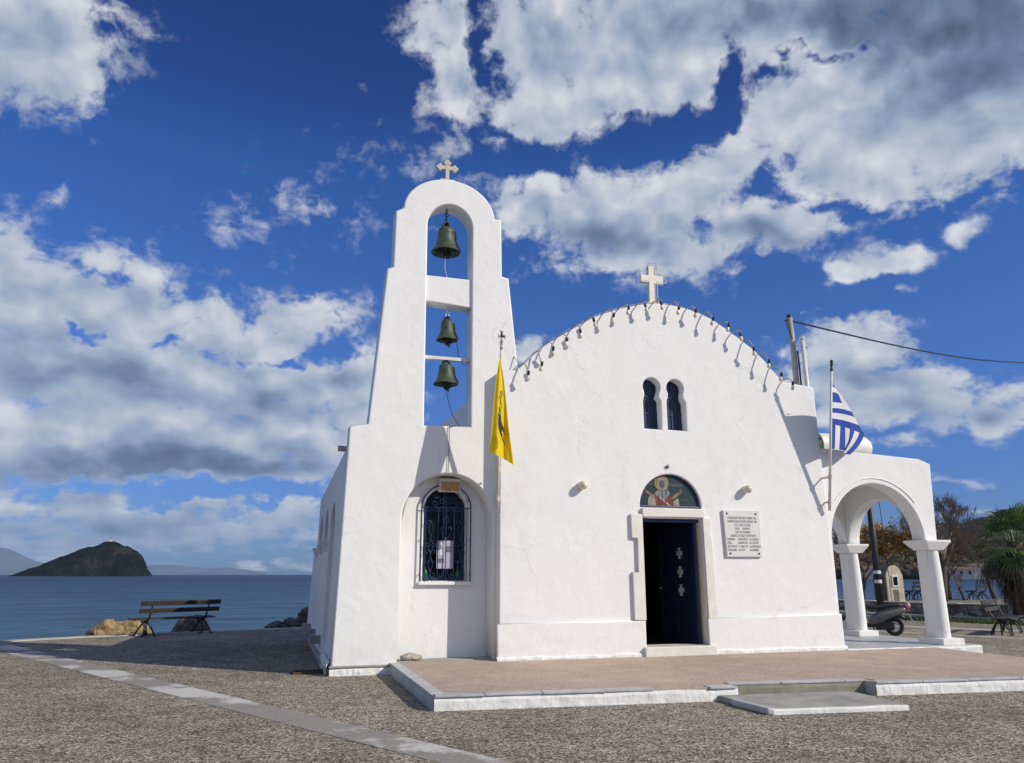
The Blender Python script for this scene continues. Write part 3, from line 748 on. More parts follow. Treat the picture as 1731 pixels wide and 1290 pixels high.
rough_strip(mb, (1.975, 9.80), (5.955, 9.47), -0.02, TZ-0.03, 0.016, 0.010, 0.03, 1)
rough_strip(mb, (7.985, 9.28), (10.3, 9.06), -0.02, TZ-0.03, 0.016, 0.010, 0.03, 2)
rough_strip(mb, (10.3, 9.06), (15.2, 8.66), -0.02, TZ-0.03, 0.016, 0.010, 0.04, 3)
build('white_skirt', mb, M['rough_plaster'], terr, fixn=False)
mb = MB()
rough_strip(mb, (5.96, 9.675), (7.97, 9.495), -0.02, TZ-0.03, 0.010, 0.004, 0.05, 4)
build('riser', mb, M['olive_riser'], terr, fixn=False)
mb = MB(); mb.box((7.975, 9.29, 0.0), (7.985, 9.50, TZ-0.031)); mb.box((1.958, 9.82, 0.0), (1.968, 13.5, TZ-0.031))
build('side_face', mb, M['grey_marble'], terr)
# entrance step
mb = MB(); mb.prism([(5.66, 9.50), (5.70, 8.42), (7.50, 8.22), (7.60, 9.30)], 0.0, 0.072)
stp = build('step', mb, M['concrete'], bevel=0.012, seg=2, base=(6.6, 8.9, 0)); stp['kind'] = 'structure'
mb = MB()
rough_strip(mb, (5.72, 8.415), (7.515, 8.212), -0.01, 0.062, 0.012, 0.006, 0.03, 8)
build('white_skirt', mb, M['rough_plaster'], stp, fixn=False)
mb = MB(); mb.prism([(5.625, 9.12), (5.665, 8.40), (5.76, 8.39), (5.72, 9.12)], 0.0, 0.078)
build('edge_stone', mb, M['grey_marble'], stp, bevel=0.018, seg=2)

# ================================================================ CHAPEL
CH = empty('chapel', (7.2, 15.0, 0), 'whitewashed seaside chapel with bell gable, barrel roof and arched porch', 'church')
F = 13.27
gable_top = [(10.66, 5.43), (9.92, 5.50), (9.735, 5.67), (9.345, 6.07), (8.81, 6.43), (8.28, 6.73), (7.85, 6.86), (7.5, 6.92), (7.07, 6.935), (6.67, 6.86), (6.15, 6.70), (5.64, 6.475), (5.13, 6.15), (4.65, 5.82), (4.18, 5.37), (4.08, 5.305), (3.79, 5.28)]
def smooth_line(pts, n=4):
    out = []
    for i in range(len(pts)-1):
        p0 = pts[max(i-1, 0)]; p1 = pts[i]; p2 = pts[i+1]; p3 = pts[min(i+2, len(pts)-1)]
        for j in range(n):
            t = j/n
            out.append(tuple(0.5*((2*p1[q])+(-p0[q]+p2[q])*t+(2*p0[q]-5*p1[q]+4*p2[q]-p3[q])*t*t+(-p0[q]+3*p1[q]-3*p2[q]+p3[q])*t**3) for q in (0, 1)))
    out.append(pts[-1]); return out
crest = smooth_line(gable_top[1:-2])
outer = [(3.77, 0.0), (6.53, 0.0), (6.53, 2.63), (7.80, 2.63), (7.80, 0.0), (10.74, 0.0), gable_top[0]] + crest + gable_top[-2:]
def light_hole(xc, zb, left):
    # horseshoe-headed light with a waist under the arch
    r = 0.185
    if left: L, Rr, bl, br = -0.17, 0.165, -0.19, 0.195
    else:    L, Rr, bl, br = -0.165, 0.17, -0.195, 0.225
    a = arc(xc, 5.175, r, r*1.02, -28, 208, 16)
    return [(xc+bl, zb), (xc+br, zb), (xc+br-0.01, 4.90), (xc+br-0.06, 4.985), (xc+Rr-0.01, 5.06)] + a + [(xc+L+0.01, 5.06), (xc+bl+0.03, 4.99), (xc+bl, 4.90)]
h1 = light_hole(6.872, 4.335, True); h2 = light_hole(7.385, 4.335, False)
lun = [(6.52, 2.825), (7.82, 2.825)] + arc(7.17, 2.825, 0.65, 0.64, 0, 180, 28)[1:-1]
plate('facade', outer, [h1, h2, lun], F, F+0.34, M['plaster'], CH, 0.022)

# nave body
mb = MB()
mb.box((3.775, 13.60, 0.0), (4.10, 20.6, 5.26)); mb.box((10.42, 13.60, 0.0), (10.70, 20.6, 5.30)); mb.box((4.10, 20.3, 0.0), (10.42, 20.6, 5.26))
build('nave_wall', mb, M['plaster'], CH, bevel=0.02)
vo = [(x, z-0.16) for x, z in crest]; vi = [(x, z-0.36) for x, z in crest]
mb = MB(); mb.prism(vo+vi[::-1], 13.605, 20.6, axis='y')
build('vault_roof', mb, M['plaster'], CH)
mb = MB(); mb.box((4.10, 13.62, 5.0), (10.42, 20.3, 5.1))
build('eaves_slab', mb, M['plaster'], CH)

# plinth band, standing 4 cm proud
plate('plinth', [(3.735, 0.10), (6.525, 0.10), (6.525, 0.79), (3.735, 0.78)], [], F-0.045, F+0.02, M['plaster'], CH, 0.018)
plate('plinth', [(7.80, 0.10), (10.775, 0.10), (10.765, 0.845), (7.80, 0.81)], [], F-0.045, F+0.02, M['plaster'], CH, 0.018)
mb = MB()
rough_strip(mb, (3.72, F-0.04), (6.46, F-0.04), 0.1, 0.245, 0.035, 0.016, 0.03, 11)
rough_strip(mb, (7.88, F-0.04), (10.80, F-0.04), 0.1, 0.265, 0.035, 0.020, 0.03, 12)
rough_strip(mb, (10.80, F-0.045), (10.80, F+0.45), 0.1, 0.27, 0.02, 0.02, 0.03, 13)
build('rough_skirt', mb, M['rough_plaster'], CH, fixn=False)

# bell gable and its base: one wall with the niche and the bell opening
niche = [(2.08, -0.2), (3.72, -0.2)]
tower = [(1.00, 0.0), (2.08, 0.0), (2.08, 2.53)] + arc(2.90, 2.53, 0.82, 0.82, 180, 0, 28)[1:-1] + [(3.72, 2.53), (3.72, 0.0), (4.3, 0.0), (4.22, 5.2), (4.01, 7.21), (3.875, 7.235), (3.855, 8.43), (3.715, 8.435)] + arc(2.812, 8.40, 0.903, 0.745, 3, 177, 30) + [(1.91, 8.42), (1.77, 8.335), (1.765, 7.19), (1.655, 7.145), (1.435, 4.185), (1.115, 4.13)]
bell_hole = [(2.42, 4.205), (3.30, 4.225), (3.265, 8.15)] + arc(2.825, 8.15, 0.44, 0.46, 0, 180, 24)[1:-1] + [(2.385, 8.15)]
TY = 13.50; TB = 13.93
plate('bell_gable', tower, [bell_hole], TY, TB, M['plaster'], CH, 0.028)
# bars across the bell opening
plate('cross_beam', [(2.36, 6.60), (3.32, 6.545), (3.32, 7.11), (2.36, 7.115)], [], TY+0.05, TB-0.04, M['plaster'], CH, 0.015)
mb = MB(); mb.box((2.37, 13.66, 5.50), (3.31, 13.74, 5.565)); build('cross_bar', mb, M['white_metal'], CH, bevel=0.006)
# niche back wall with the arched window
plate('niche_wall', [(1.3, 0.0), (4.2, 0.0), (4.2, 3.9), (1.3, 3.9)], [arch_loop(2.545, 3.335, 1.49, 2.74)], 13.94, 14.24, M['plaster'], CH, 0.02)
mb = MB(); mb.box((2.47, 13.86, 1.415), (3.42, 13.96, 1.475)); build('window_sill', mb, M['plaster'], CH, bevel=0.012)
mb = MB(); mb.box((2.085, 13.53, 0.05), (3.715, 13.94, 0.19)); build('niche_floor', mb, M['concrete'], CH, bevel=0.01)
mb = MB(); mb.box((3.715, 13.52, 2.40), (3.775, 13.93, 2.47)); build('impost', mb, M['plaster'], CH, bevel=0.01)
mb = MB()
rough_strip(mb, (0.985, TY-0.005), (2.03, TY-0.005), -0.02, 0.125, 0.02, 0.022, 0.03, 14)
build('rough_skirt', mb, M['rough_plaster'], CH, fixn=False)
mb = MB(); mb.box((0.975, 13.46, 0.125), (2.05, 13.56, 0.155)); build('ledge', mb, M['concrete'], CH, bevel=0.006)

# left aisle: open arcade towards the sea
def lean(v): return Vector((v.x + 0.022*v.z, v.y, v.z))
ys = [15.75, 17.70, 19.65]
holes = [arch_loop(y-0.74, y+0.74, 0.32, 2.24) for y in ys]
plate('arcade_wall', [(13.95, 0.0), (20.95, 0.0), (20.95, 3.50), (13.95, 3.74)], holes, 1.00, 1.34, M['plaster'], CH, 0.02, axis='x', fn=lean)
mb = MB(); mb.box((1.36, 13.95, 3.42), (3.77, 20.9, 3.52)); build('aisle_roof', mb, M['plaster'], CH)
mb = MB(); mb.box((1.30, 20.6, 0.0), (3.77, 20.9, 3.40)); build('end_wall', mb, M['plaster'], CH)
mb = MB(); mb.box((0.93, 13.6, -0.05), (3.77, 20.95, 0.10)); build('aisle_floor', mb, M['concrete'], CH, bevel=0.02)
mb = MB(); rough_strip(mb, (0.985, 15.2), (0.985, 13.5), -0.02, 0.22, 0.05, 0.03, 0.05, 15)
build('rough_skirt', mb, M['rough_plaster'], CH, fixn=False)
for yc in (16.725, 18.675, 20.65):
    mb = MB()
    prof = [(0.13, 0.42), (0.125, 1.2), (0.105, 2.06)]
    mb.lathe(prof, (1.03, yc, 0), 18); me_b = mb
    for i in range(len(mb.v)): mb.v[i] = tuple(lean(Vector(mb.v[i])))
    build('column', mb, M['plaster'], CH, smooth=True)
    mb = MB(); mb.add([(0.93, yc-0.22, 2.24), (1.36, yc-0.22, 2.24), (1.36, yc+0.22, 2.24), (0.93, yc+0.22, 2.24), (1.0, yc-0.15, 2.06), (1.36, yc-0.15, 2.06), (1.36, yc+0.15, 2.06), (1.0, yc+0.15, 2.06)],
                      [(0,1,2,3),(7,6,5,4),(0,4,5,1),(1,5,6,2),(2,6,7,3),(3,7,4,0)])
    build('capital', mb, M['plaster'], CH, bevel=0.008)
    mb = MB(); mb.box((0.80, yc-0.19, 0.26), (1.25, yc+0.19, 0.42)); build('column_base', mb, M['concrete'], CH, bevel=0.012)
mb = MB(); mb.tube([(1.15, 14.05, 3.80), (0.97, 14.05, 3.80)], 0.055, 10); build('roof_spout', mb, M['pole_grey'], CH)

# right porch
porch = [(10.60, 0.05), (10.94, 0.05), (10.94, 2.29)] + arc(12.12, 2.29, 1.18, 1.185, 180, 0, 36)[1:] + [(13.62, 2.29), (13.70, 3.955), (13.42, 4.055), (10.60, 4.195)]
plate('porch_front', porch, [], 13.50, 13.86, M['plaster'], CH, 0.02)
side = [(13.84, 2.29)] + arc(14.86, 2.29, 1.00, 1.00, 180, 0, 30) + [(16.22, 2.29), (16.22, 4.0), (13.84, 4.0)]
plate('porch_side', side, [], 13.33, 13.64, M['plaster'], CH, 0.015, axis='x')
back = [(10.72, 0.05), (10.95, 0.05), (10.95, 2.29)] + arc(12.13, 2.29, 1.18, 1.1, 180, 0, 24)[1:] + [(13.33, 2.29), (13.33, 3.95), (10.72, 3.95)]
plate('porch_back', back, [], 15.92, 16.22, M['plaster'], CH, 0.015)
mb = MB(); mb.box((10.71, 13.86, 3.62), (13.33, 15.92, 3.80)); build('porch_roof', mb, M['plaster'], CH)
mb = MB(); mb.tube(arc_path := [(x, 13.493, z) for x, z in arc(12.12, 2.29, 1.30, 1.30, 38, 142, 20)], 0.010, 6); build('arch_moulding', mb, M['plaster'], CH)
def pillar(x0, x1, y0, y1):
    xc = (x0+x1)/2; r = (x1-x0)/2
    mb = MB(); mb.box((x0+0.01, y0, 0.30), (x1-0.01, y1, 2.10)); build('pier', mb, M['plaster'], CH, bevel=0.012)
    mb = MB(); mb.lathe([(r, 0.30), (r*0.98, 0.9), (r*0.90, 1.6), (r*0.76, 2.10)], (xc, y0+0.01, 0), 28)
    build('column', mb, M['plaster'], CH, smooth=True)
    mb = MB()
    a, b = 0.05, 0.16
    mb.add([(x0-0.03, y0-r*0.8, 2.10), (x1+0.03, y0-r*0.8, 2.10), (x1+0.03, y1+0.02, 2.10), (x0-0.03, y1+0.02, 2.10),
            (x0-b, y0-r-0.06, 2.27), (x1+b, y0-r-0.06, 2.27), (x1+b, y1+b, 2.27), (x0-b, y1+b, 2.27),
            (x0-b, y0-r-0.06, 2.31), (x1+b, y0-r-0.06, 2.31), (x1+b, y1+b, 2.31), (x0-b, y1+b, 2.31)],
           [(3,2,1,0),(8,9,10,11)] + [(i, (i+1) % 4, 4+(i+1) % 4, 4+i) for i in range(4)] + [(4+i, 4+(i+1) % 4, 8+(i+1) % 4, 8+i) for i in range(4)])
    build('capital', mb, M['plaster'], CH, bevel=0.008)
    mb = MB(); mb.box((x0-0.10, y0-r-0.10, 0.19), (x1+0.13, y1+0.12, 0.32)); build('column_base', mb, M['plaster'], CH, bevel=0.015)
pillar(13.30, 13.62, 13.52, 13.80)
pillar(13.28, 13.60, 15.92, 16.20)
mb = MB(); mb.box((10.76, 13.16, 0.02), (14.05, 16.6, 0.196)); build('porch_floor', mb, M['grey_marble'], CH, bevel=0.01)
mb = MB(); rough_strip(mb, (10.78, 13.165), (14.06, 13.165), 0.0, 0.196, 0.022, 0.012, 0.04, 17); build('rough_skirt', mb, M['rough_plaster'], CH, fixn=False)

# ---- chapel openings
for (xc, w) in ((6.872, 1), (7.385, 2)):
    mb = MB(); mb.box((xc-0.26, F+0.20, 4.30), (xc+0.29, F+0.24, 5.42))
    wn = build('window', mb, M['navy'], CH)
    mb = MB()
    for dx in (-0.155, 0.005, 0.165): mb.box((xc+dx-0.016, F+0.180, 4.31), (xc+dx+0.016, F+0.199, 5.41))
    for z in (4.36, 4.66, 5.0): mb.box((xc-0.25, F+0.184, z), (xc+0.28, F+0.198, z+0.03))
    build('glazing_bar', mb, M['blue'], wn, bevel=0.004, seg=1)
# niche window: dark panes, blue arched frame
mb = MB(); mb.box((2.50, 14.12, 1.45), (3.38, 14.15, 3.2))
wn = build('window', mb, M['glass'], CH)
mb = MB()
for x in (2.585, 2.94, 3.295): mb.box((x-0.022, 14.075, 1.49), (x+0.022, 14.118, 3.1))
for z in (1.50, 1.80, 2.72): mb.box((2.56, 14.08, z), (3.32, 14.116, z+0.045))
build('glazing_bar', mb, M['blue'], wn, bevel=0.004, seg=1)
for x, c in ((2.62, 0), (3.2, 1)):
    mb = MB(); mb.lathe([(0.0, 0), (0.045, 0.0), (0.045, 0.12), (0.015, 0.17), (0.015, 0.22), (0, 0.22)], (x, 14.03, 1.50), 12)
    b_ = build('glass_bottle', mb, mat('green_bottle_glass%d' % c, (0.01, 0.16, 0.04), (0.008, 0.12, 0.03), 5, 0.1), None, True, base=(x, 14.03, 1.50))
    tag(b_, ['green glass bottle in the left corner of the grilled niche window', 'green glass bottle in the right corner of the grilled niche window'][c], 'bottle', 'bottles in the niche window')
# wrought iron grille
def scroll(mb, c, r, turns, a0, sgn, y, rad=0.006, grow=0.25):
    pts = []
    n = 22
    for i in range(n+1):
        t = i/n
        a = a0 + sgn*turns*2*PI*t
        q = r*(grow+(1-grow)*(1-t))
        pts.append((c[0]+q*math.cos(a), y, c[1]+q*math.sin(a)))
    mb.tube(pts, rad, 5)
GY = 13.875
mb = MB()
fr = [(2.49, GY, 1.45)] + [(2.49, GY, 2.78)] + [(x, GY, z) for x, z in arc(2.945, 2.78, 0.455, 0.415, 180, 0, 28)] + [(3.40, GY, 1.45)]
mb.tube(fr, 0.013, 6); mb.tube([(2.49, GY, 1.455), (3.40, GY, 1.455)], 0.011, 6)
for x, z in ((2.49, 1.6), (2.49, 2.2), (3.40, 1.6), (3.40, 2.2)): mb.tube([(x, GY, z), (x, 13.95, z)], 0.01, 6)
GR = build('window_grille', mb, M['iron_blue'], CH)
mb = MB()
mb.tube([(2.49, GY, 2.775), (3.40, GY, 2.775)], 0.010, 6)
for x in (2.57, 2.80, 2.945, 3.09, 3.33): mb.tube([(x, GY, 1.455), (x, GY, 2.775)], 0.008, 6)
mb.tube([(2.945, GY, 2.775), (2.945, GY, 3.10)], 0.008, 6)
build('bar', mb, M['iron_blue'], GR)
mb = MB()
for x0 in (2.67, 3.21):
    for s in (-1, 1):
        pts = [(x0+s*0.042*math.sin(PI*2*(z-1.62)/0.62)**2*(1 if z < 2.55 else 0), GY, z) for z in [1.47+0.03*i for i in range(44)]]
        mb.tube(pts, 0.006, 5)
        for zc, up in ((2.50, 1), (2.12, -1), (1.98, 1), (1.60, -1)):
            scroll(mb, (x0+s*0.055, zc), 0.05, 0.85, R(180 if s > 0 else 0), -s*up, GY)
for s in (-1, 1):
    pts = [(2.945+s*q, GY-0.01, z) for q, z in ((0.0, 2.20), (0.05, 2.27), (0.09, 2.34), (0.095, 2.40), (0.07, 2.44), (0.04, 2.43), (0.035, 2.39))]
    mb.tube(pts, 0.006, 5)
    mb.tube([(2.945+s*q, GY-0.01, z) for q, z in ((0.0, 2.65), (0.03, 2.58), (0.055, 2.54), (0.04, 2.50), (0.01, 2.52))], 0.006, 5)
    mb.tube([(2.945+s*q, GY-0.01, z) for q, z in ((0.05, 1.72), (0.03, 1.62), (0.08, 1.55), (0.11, 1.58), (0.09, 1.62))], 0.006, 5)
    scroll(mb, (2.945+s*0.08, 2.90), 0.065, 1.1, R(0 if s < 0 else 180), s, GY)
    scroll(mb, (2.945+s*0.22, 2.86), 0.06, 1.1, R(0 if s < 0 else 180), s, GY)
    scroll(mb, (2.945+s*0.19, 2.99), 0.05, 1.0, R(0 if s < 0 else 180), s, GY)
    scroll(mb, (2.945+s*0.40, 2.92), 0.03, 1.0, R(90), s, GY, 0.005)
build('scrollwork', mb, M['iron_blue'], GR)
# carved keystone block over the niche window
mb = MB(); mb.box((2.79, 13.78, 3.06), (3.18, 13.96, 3.30)); ks = build('keystone', mb, M['marble'], CH, bevel=0.012)
mb = MB(); mb.box((2.815, 13.768, 3.075), (3.16, 13.785, 3.235)); build('carved_face', mb, M['tile_stone'], ks, bevel=0.006)
# door surround of marble, left jamb with its worn notch
jy0, jy1 = F-0.06, F+0.10
plate('door_jamb', [(6.30, 0.795), (6.535, 0.795), (6.535, 2.69), (6.30, 2.69), (6.30, 2.255), (6.415, 2.245), (6.415, 1.64), (6.30, 1.64)], [], jy0, jy1, M['jamb'], CH, 0.012)
plate('door_jamb', [(7.815, 0.80), (8.01, 0.80), (8.005, 1.70), (7.97, 2.645), (7.815, 2.65)], [], jy0+0.02, jy1, M['jamb'], CH, 0.010)
plate('lintel', [(6.54, 2.64), (7.83, 2.655), (7.83, 2.815), (6.54, 2.81)], [], jy0-0.01, jy1, M['jamb'], CH, 0.012)
mb = MB(); mb.box((6.46, F-0.13, 0.10), (7.90, F+0.40, 0.335)); build('threshold', mb, M['marble'], CH, bevel=0.014)
# inside: added near-black box, its colour stands in for the unlit interior
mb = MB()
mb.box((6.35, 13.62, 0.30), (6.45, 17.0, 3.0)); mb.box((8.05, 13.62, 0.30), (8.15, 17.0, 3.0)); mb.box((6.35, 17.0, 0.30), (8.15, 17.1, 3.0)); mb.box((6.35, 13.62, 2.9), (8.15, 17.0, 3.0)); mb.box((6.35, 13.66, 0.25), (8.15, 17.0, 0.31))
build('interior_shade_box', mb, M['dark'], CH)
mb = MB()
mb.box((6.535, F+0.10, 0.335), (6.575, F+0.19, 2.63)); mb.box((7.70, F+0.16, 0.335), (7.745, F+0.25, 2.60)); mb.box((6.575, F+0.10, 2.56), (7.795, F+0.19, 2.63))
build('door_frame', mb, M['blue'], CH, bevel=0.005)
# right leaf, swung inwards about its hinge
DR = bpy.data.objects.new('door', None); COL.objects.link(DR); DR.parent = CH
DR.location = Vector((7.71, F+0.23, 0.34)) - CH.location
def door_part(name, mb, m, par, bevel=0.004):
    o_ = MB(); o_.v = mb.v; o_.f = mb.f; o_.mi = mb.mi
    ang = R(-77)
    o_.v = [tuple(Matrix.Rotation(ang, 4, 'Z') @ Vector(v) + Vector((7.71, F+0.23, 0.34))) for v in mb.v]
    return build(name, o_, m, par, bevel=bevel)
mb = MB(); mb.box((-1.02, 0, 0), (0, 0.045, 2.22)); door_part('door_leaf', mb, M['navy'], DR)
mb = MB()
for x0, x1 in ((-1.02, -0.93), (-0.09, 0.0), (-0.56, -0.50)): mb.box((x0, -0.014, 0.0), (x1, 0.0, 2.22))
for z0, z1 in ((0, 0.16), (0.62, 0.70), (2.10, 2.22)): mb.box((-0.93, -0.012, z0), (-0.09, -0.001, z1))
door_part('door_rail', mb, M['navy'], DR)
def cross_pattee(mb, c, s, y0, y1):
    cx, cz = c
    w0, w1 = 0.035*s, 0.075*s
    for ang in (0, 90, 180, 270):
        l = 0.17*s if ang in (90, 270) else 0.11*s
        pts = [(0, -w0), (l-0.03*s, -w0), (l, -w1), (l, w1), (l-0.03*s, w0), (0, w0)]
        ca, sa = math.cos(R(ang)), math.sin(R(ang))
        mb.prism([(cx+p*ca-q*sa, cz+p*sa+q*ca) for p, q in pts], y0, y1, axis='y')
for z in (1.66, 1.31, 0.965):
    mb = MB(); cross_pattee(mb, (-0.36, z-0.0), 0.62, -0.030, -0.012); door_part('cross_ornament', mb, M['silver'], DR, 0)
mb = MB(); mb.tube([(-0.95, -0.03, 0.98), (-0.95, -0.06, 1.0), (-0.88, -0.06, 1.0)], 0.010, 8); door_part('handle', mb, M['silver'], DR, 0)
# crosses on the roofs
mb = MB()
def bud_cross(mb, cx, z0, h, y0, y1):
    w = h*0.085
    mb.box((cx-w, y0, z0), (cx+w, y1, z0+h*0.88)); 
    zc = z0+h*0.64; aw = h*0.34
    mb.box((cx-aw, y0+0.003, zc-w), (cx+aw, y1-0.003, zc+w))
    for px, pz, dx, dz in ((cx-aw, zc, -1, 0), (cx+aw, zc, 1, 0), (cx, z0+h*0.88, 0, 1)):
        r = h*0.085
        for ox, oz in ((dx*r, dz*r), (-dz*r+0, dx*r), (dz*r, -dx*r)):
            pts = [(px+ox+r*math.cos(2*PI*i/12), pz+oz+r*math.sin(2*PI*i/12)) for i in range(12)]
            mb.prism(pts, y0-0.002*(1+abs(ox)*20), y1+0.002, axis='y')
bud_cross(mb, 2.775, 9.20, 0.43, 13.63, 13.69)
mb.box((2.63, 13.60, 9.12), (2.92, 13.73, 9.205))
build('roof_cross', mb, M['gravel_white'], CH)
# gable cross of marble with a wire outline
def latin(s): 
    return [(-0.085*s, 0), (0.085*s, 0), (0.075*s, 0.46), (0.255*s, 0.455), (0.255*s, 0.635), (0.08*s, 0.63), (0.08*s, 0.83), (-0.08*s, 0.83), (-0.08*s, 0.63), (-0.255*s, 0.635), (-0.255*s, 0.455), (-0.075*s, 0.46)]
GCX, GCZ = 7.05, 6.95
mb = MB()
plate('roof_cross', [(GCX+x, GCZ+z) for x, z in latin(1.0)], [], F+0.10, F+0.19, M['marble'], CH, 0.012)
mb = MB()
o2 = [(GCX+x*1.16+(0.0), F+0.07, GCZ+0.02+z*1.02+(0.012 if z > 0.5 else -0.012 if 0.3 < z < 0.5 else 0)) for x, z in latin(1.0)]
mb.tube(o2[1:] + [o2[0]], 0.008, 6)
build('cross_outline', mb, M['white_metal'], CH)
mb = MB(); mb.box((GCX-0.15, F+0.06, 6.88), (GCX+0.15, F+0.26, 6.975)); build('cross_foot', mb, M['marble'], CH, bevel=0.01)

# ---- painted lunette over the door
LU = empty('lunette_icon', (7.17, F+0.05, 2.83), 'half-round painted icon of a saint with open arms above the chapel door', 'icon')
IY = F+0.070
plate('panel', [(6.53, 2.83), (7.81, 2.83)] + arc(7.17, 2.83, 0.64, 0.63, 0, 180, 28)[1:-1], [], IY, IY+0.05, mat('icon_green_ground', (0.010, 0.026, 0.026), (0.014, 0.036, 0.036), 5, 0.35), LU, 0.003)
mb = MB()
mb.tube([(x, IY-0.012, z) for x, z in arc(7.17, 2.845, 0.632, 0.615, 0, 180, 32)], 0.021, 8)
mb.tube([(6.53, IY-0.012, 2.85), (7.81, IY-0.012, 2.85)], 0.022, 8)
build('frame', mb, mat('blue_grey_frame', (0.022, 0.036, 0.10), (0.014, 0.024, 0.07), 8, 0.4), LU)
layer = [0]
def paint(name, polys, col):
    layer[0] += 1
    y = IY - 0.0012*layer[0]
    m_ = mat('icon_paint_%d' % layer[0], tuple(c*0.75 for c in col), tuple(c*0.30 for c in col), 34, 0.6, detail=6, lo=0.38, hi=0.66)
    for pl in polys:
        mb = MB(); mb.prism([(7.06+u, 2.86+v) for u, v in pl], y, y+0.0009, axis='y')
        build(name, mb, m_, LU, fixn=True)
circ = lambda cx, cz, rx, rz, n=24: [(cx+rx*math.cos(2*PI*i/n), cz+rz*math.sin(2*PI*i/n)) for i in range(n)]
paint('cloak', [[(-0.34, 0.0), (-0.33, 0.14), (-0.27, 0.22), (-0.14, 0.20), (-0.16, 0.0)], [(0.20, 0.0), (0.20, 0.10), (0.31, 0.16), (0.33, 0.0)]], (0.50, 0.44, 0.36))
paint('sleeve', [[(-0.40, 0.30), (-0.32, 0.28), (-0.20, 0.16), (-0.28, 0.19), (-0.36, 0.25)], [(0.34, 0.28), (0.25, 0.24), (0.14, 0.14), (0.22, 0.15), (0.30, 0.19)]], (0.42, 0.22, 0.09))
paint('hand', [[(-0.42, 0.30), (-0.44, 0.36), (-0.425, 0.375), (-0.405, 0.345), (-0.39, 0.37), (-0.375, 0.33), (-0.36, 0.285)], [(0.31, 0.24), (0.36, 0.335), (0.385, 0.345), (0.38, 0.30), (0.405, 0.31), (0.375, 0.255), (0.345, 0.23)]], (0.30, 0.15, 0.08))
paint('robe', [[(-0.16, 0.0), (-0.17, 0.10), (-0.20, 0.22), (-0.06, 0.28), (0.08, 0.25), (0.15, 0.17), (0.19, 0.06), (0.14, 0.0)]], (0.30, 0.045, 0.025))
paint('mantle', [[(-0.20, 0.24), (-0.13, 0.30), (-0.08, 0.34), (0.06, 0.34), (0.11, 0.29), (0.14, 0.22), (0.06, 0.20), (0.05, 0.10), (-0.02, 0.13), (-0.10, 0.20)]], (0.30, 0.34, 0.40))
paint('stole', [[(-0.19, 0.235), (-0.165, 0.245), (0.13, 0.02), (0.10, 0.005)]], (0.60, 0.56, 0.48))
paint('fold', [[(-0.10, 0.0), (-0.08, 0.0), (-0.10, 0.20), (-0.13, 0.24)], [(0.02, 0.0), (0.035, 0.0), (0.05, 0.16), (0.03, 0.16)], [(0.11, 0.03), (0.125, 0.03), (0.14, 0.16), (0.125, 0.16)], [(-0.04, 0.14), (-0.02, 0.14), (-0.03, 0.30), (-0.05, 0.31)], [(0.05, 0.22), (0.065, 0.22), (0.06, 0.31), (0.045, 0.31)]], (0.10, 0.05, 0.05))
paint('halo_rim', [circ(-0.04, 0.44, 0.165, 0.160)], (0.14, 0.06, 0.03))
paint('halo', [circ(-0.04, 0.44, 0.155, 0.150)], (0.42, 0.28, 0.09))
paint('veil', [[(-0.14, 0.34), (-0.13, 0.46), (-0.09, 0.525), (-0.03, 0.54), (0.03, 0.52), (0.07, 0.45), (0.07, 0.34), (-0.03, 0.29)]], (0.34, 0.37, 0.42))
paint('face', [circ(-0.03, 0.42, 0.058, 0.075)], (0.16, 0.09, 0.055))
paint('face_light', [circ(-0.020, 0.43, 0.030, 0.045), circ(-0.045, 0.345, 0.022, 0.02)], (0.27, 0.16, 0.10))
paint('features', [circ(-0.050, 0.435, 0.010, 0.006, 10), circ(-0.008, 0.435, 0.010, 0.006, 10), [(-0.033, 0.435), (-0.024, 0.435), (-0.022, 0.40), (-0.036, 0.40)], circ(-0.029, 0.385, 0.014, 0.004, 10)], (0.04, 0.022, 0.018))
def write(name, rows, y, m, par, size, x0, align='CENTER'):
    me_all = bmesh.new()
    for (txt, x, z, sz, al, sx) in rows:
        me = text_mesh(txt, sz, al)
        for v in me.vertices: v.co = (x+v.co.x*sx, y-v.co.z, z+v.co.y)
        me_all.from_mesh(me); bpy.data.meshes.remove(me)
    me = bpy.data.meshes.new(name); me_all.to_mesh(me); me_all.free()
    return link_mesh(name, me, m, par)
M['faded_ink'] = mat('faded_white_ink', (0.20, 0.22, 0.21), (0.15, 0.17, 0.16), 20, 0.7)
for row in (('Η ΑΓΙΑ', 6.79, 3.25, 0.075, 'CENTER', 0.8), ('ΠΑΝΤΩΝ', 7.34, 3.24, 0.075, 'CENTER', 0.8), ('Διά χειρός', 7.50, 2.98, 0.035, 'CENTER', 0.9)):
    write('lettering', [row], IY-0.002, M['faded_ink'], LU, 0, 0)

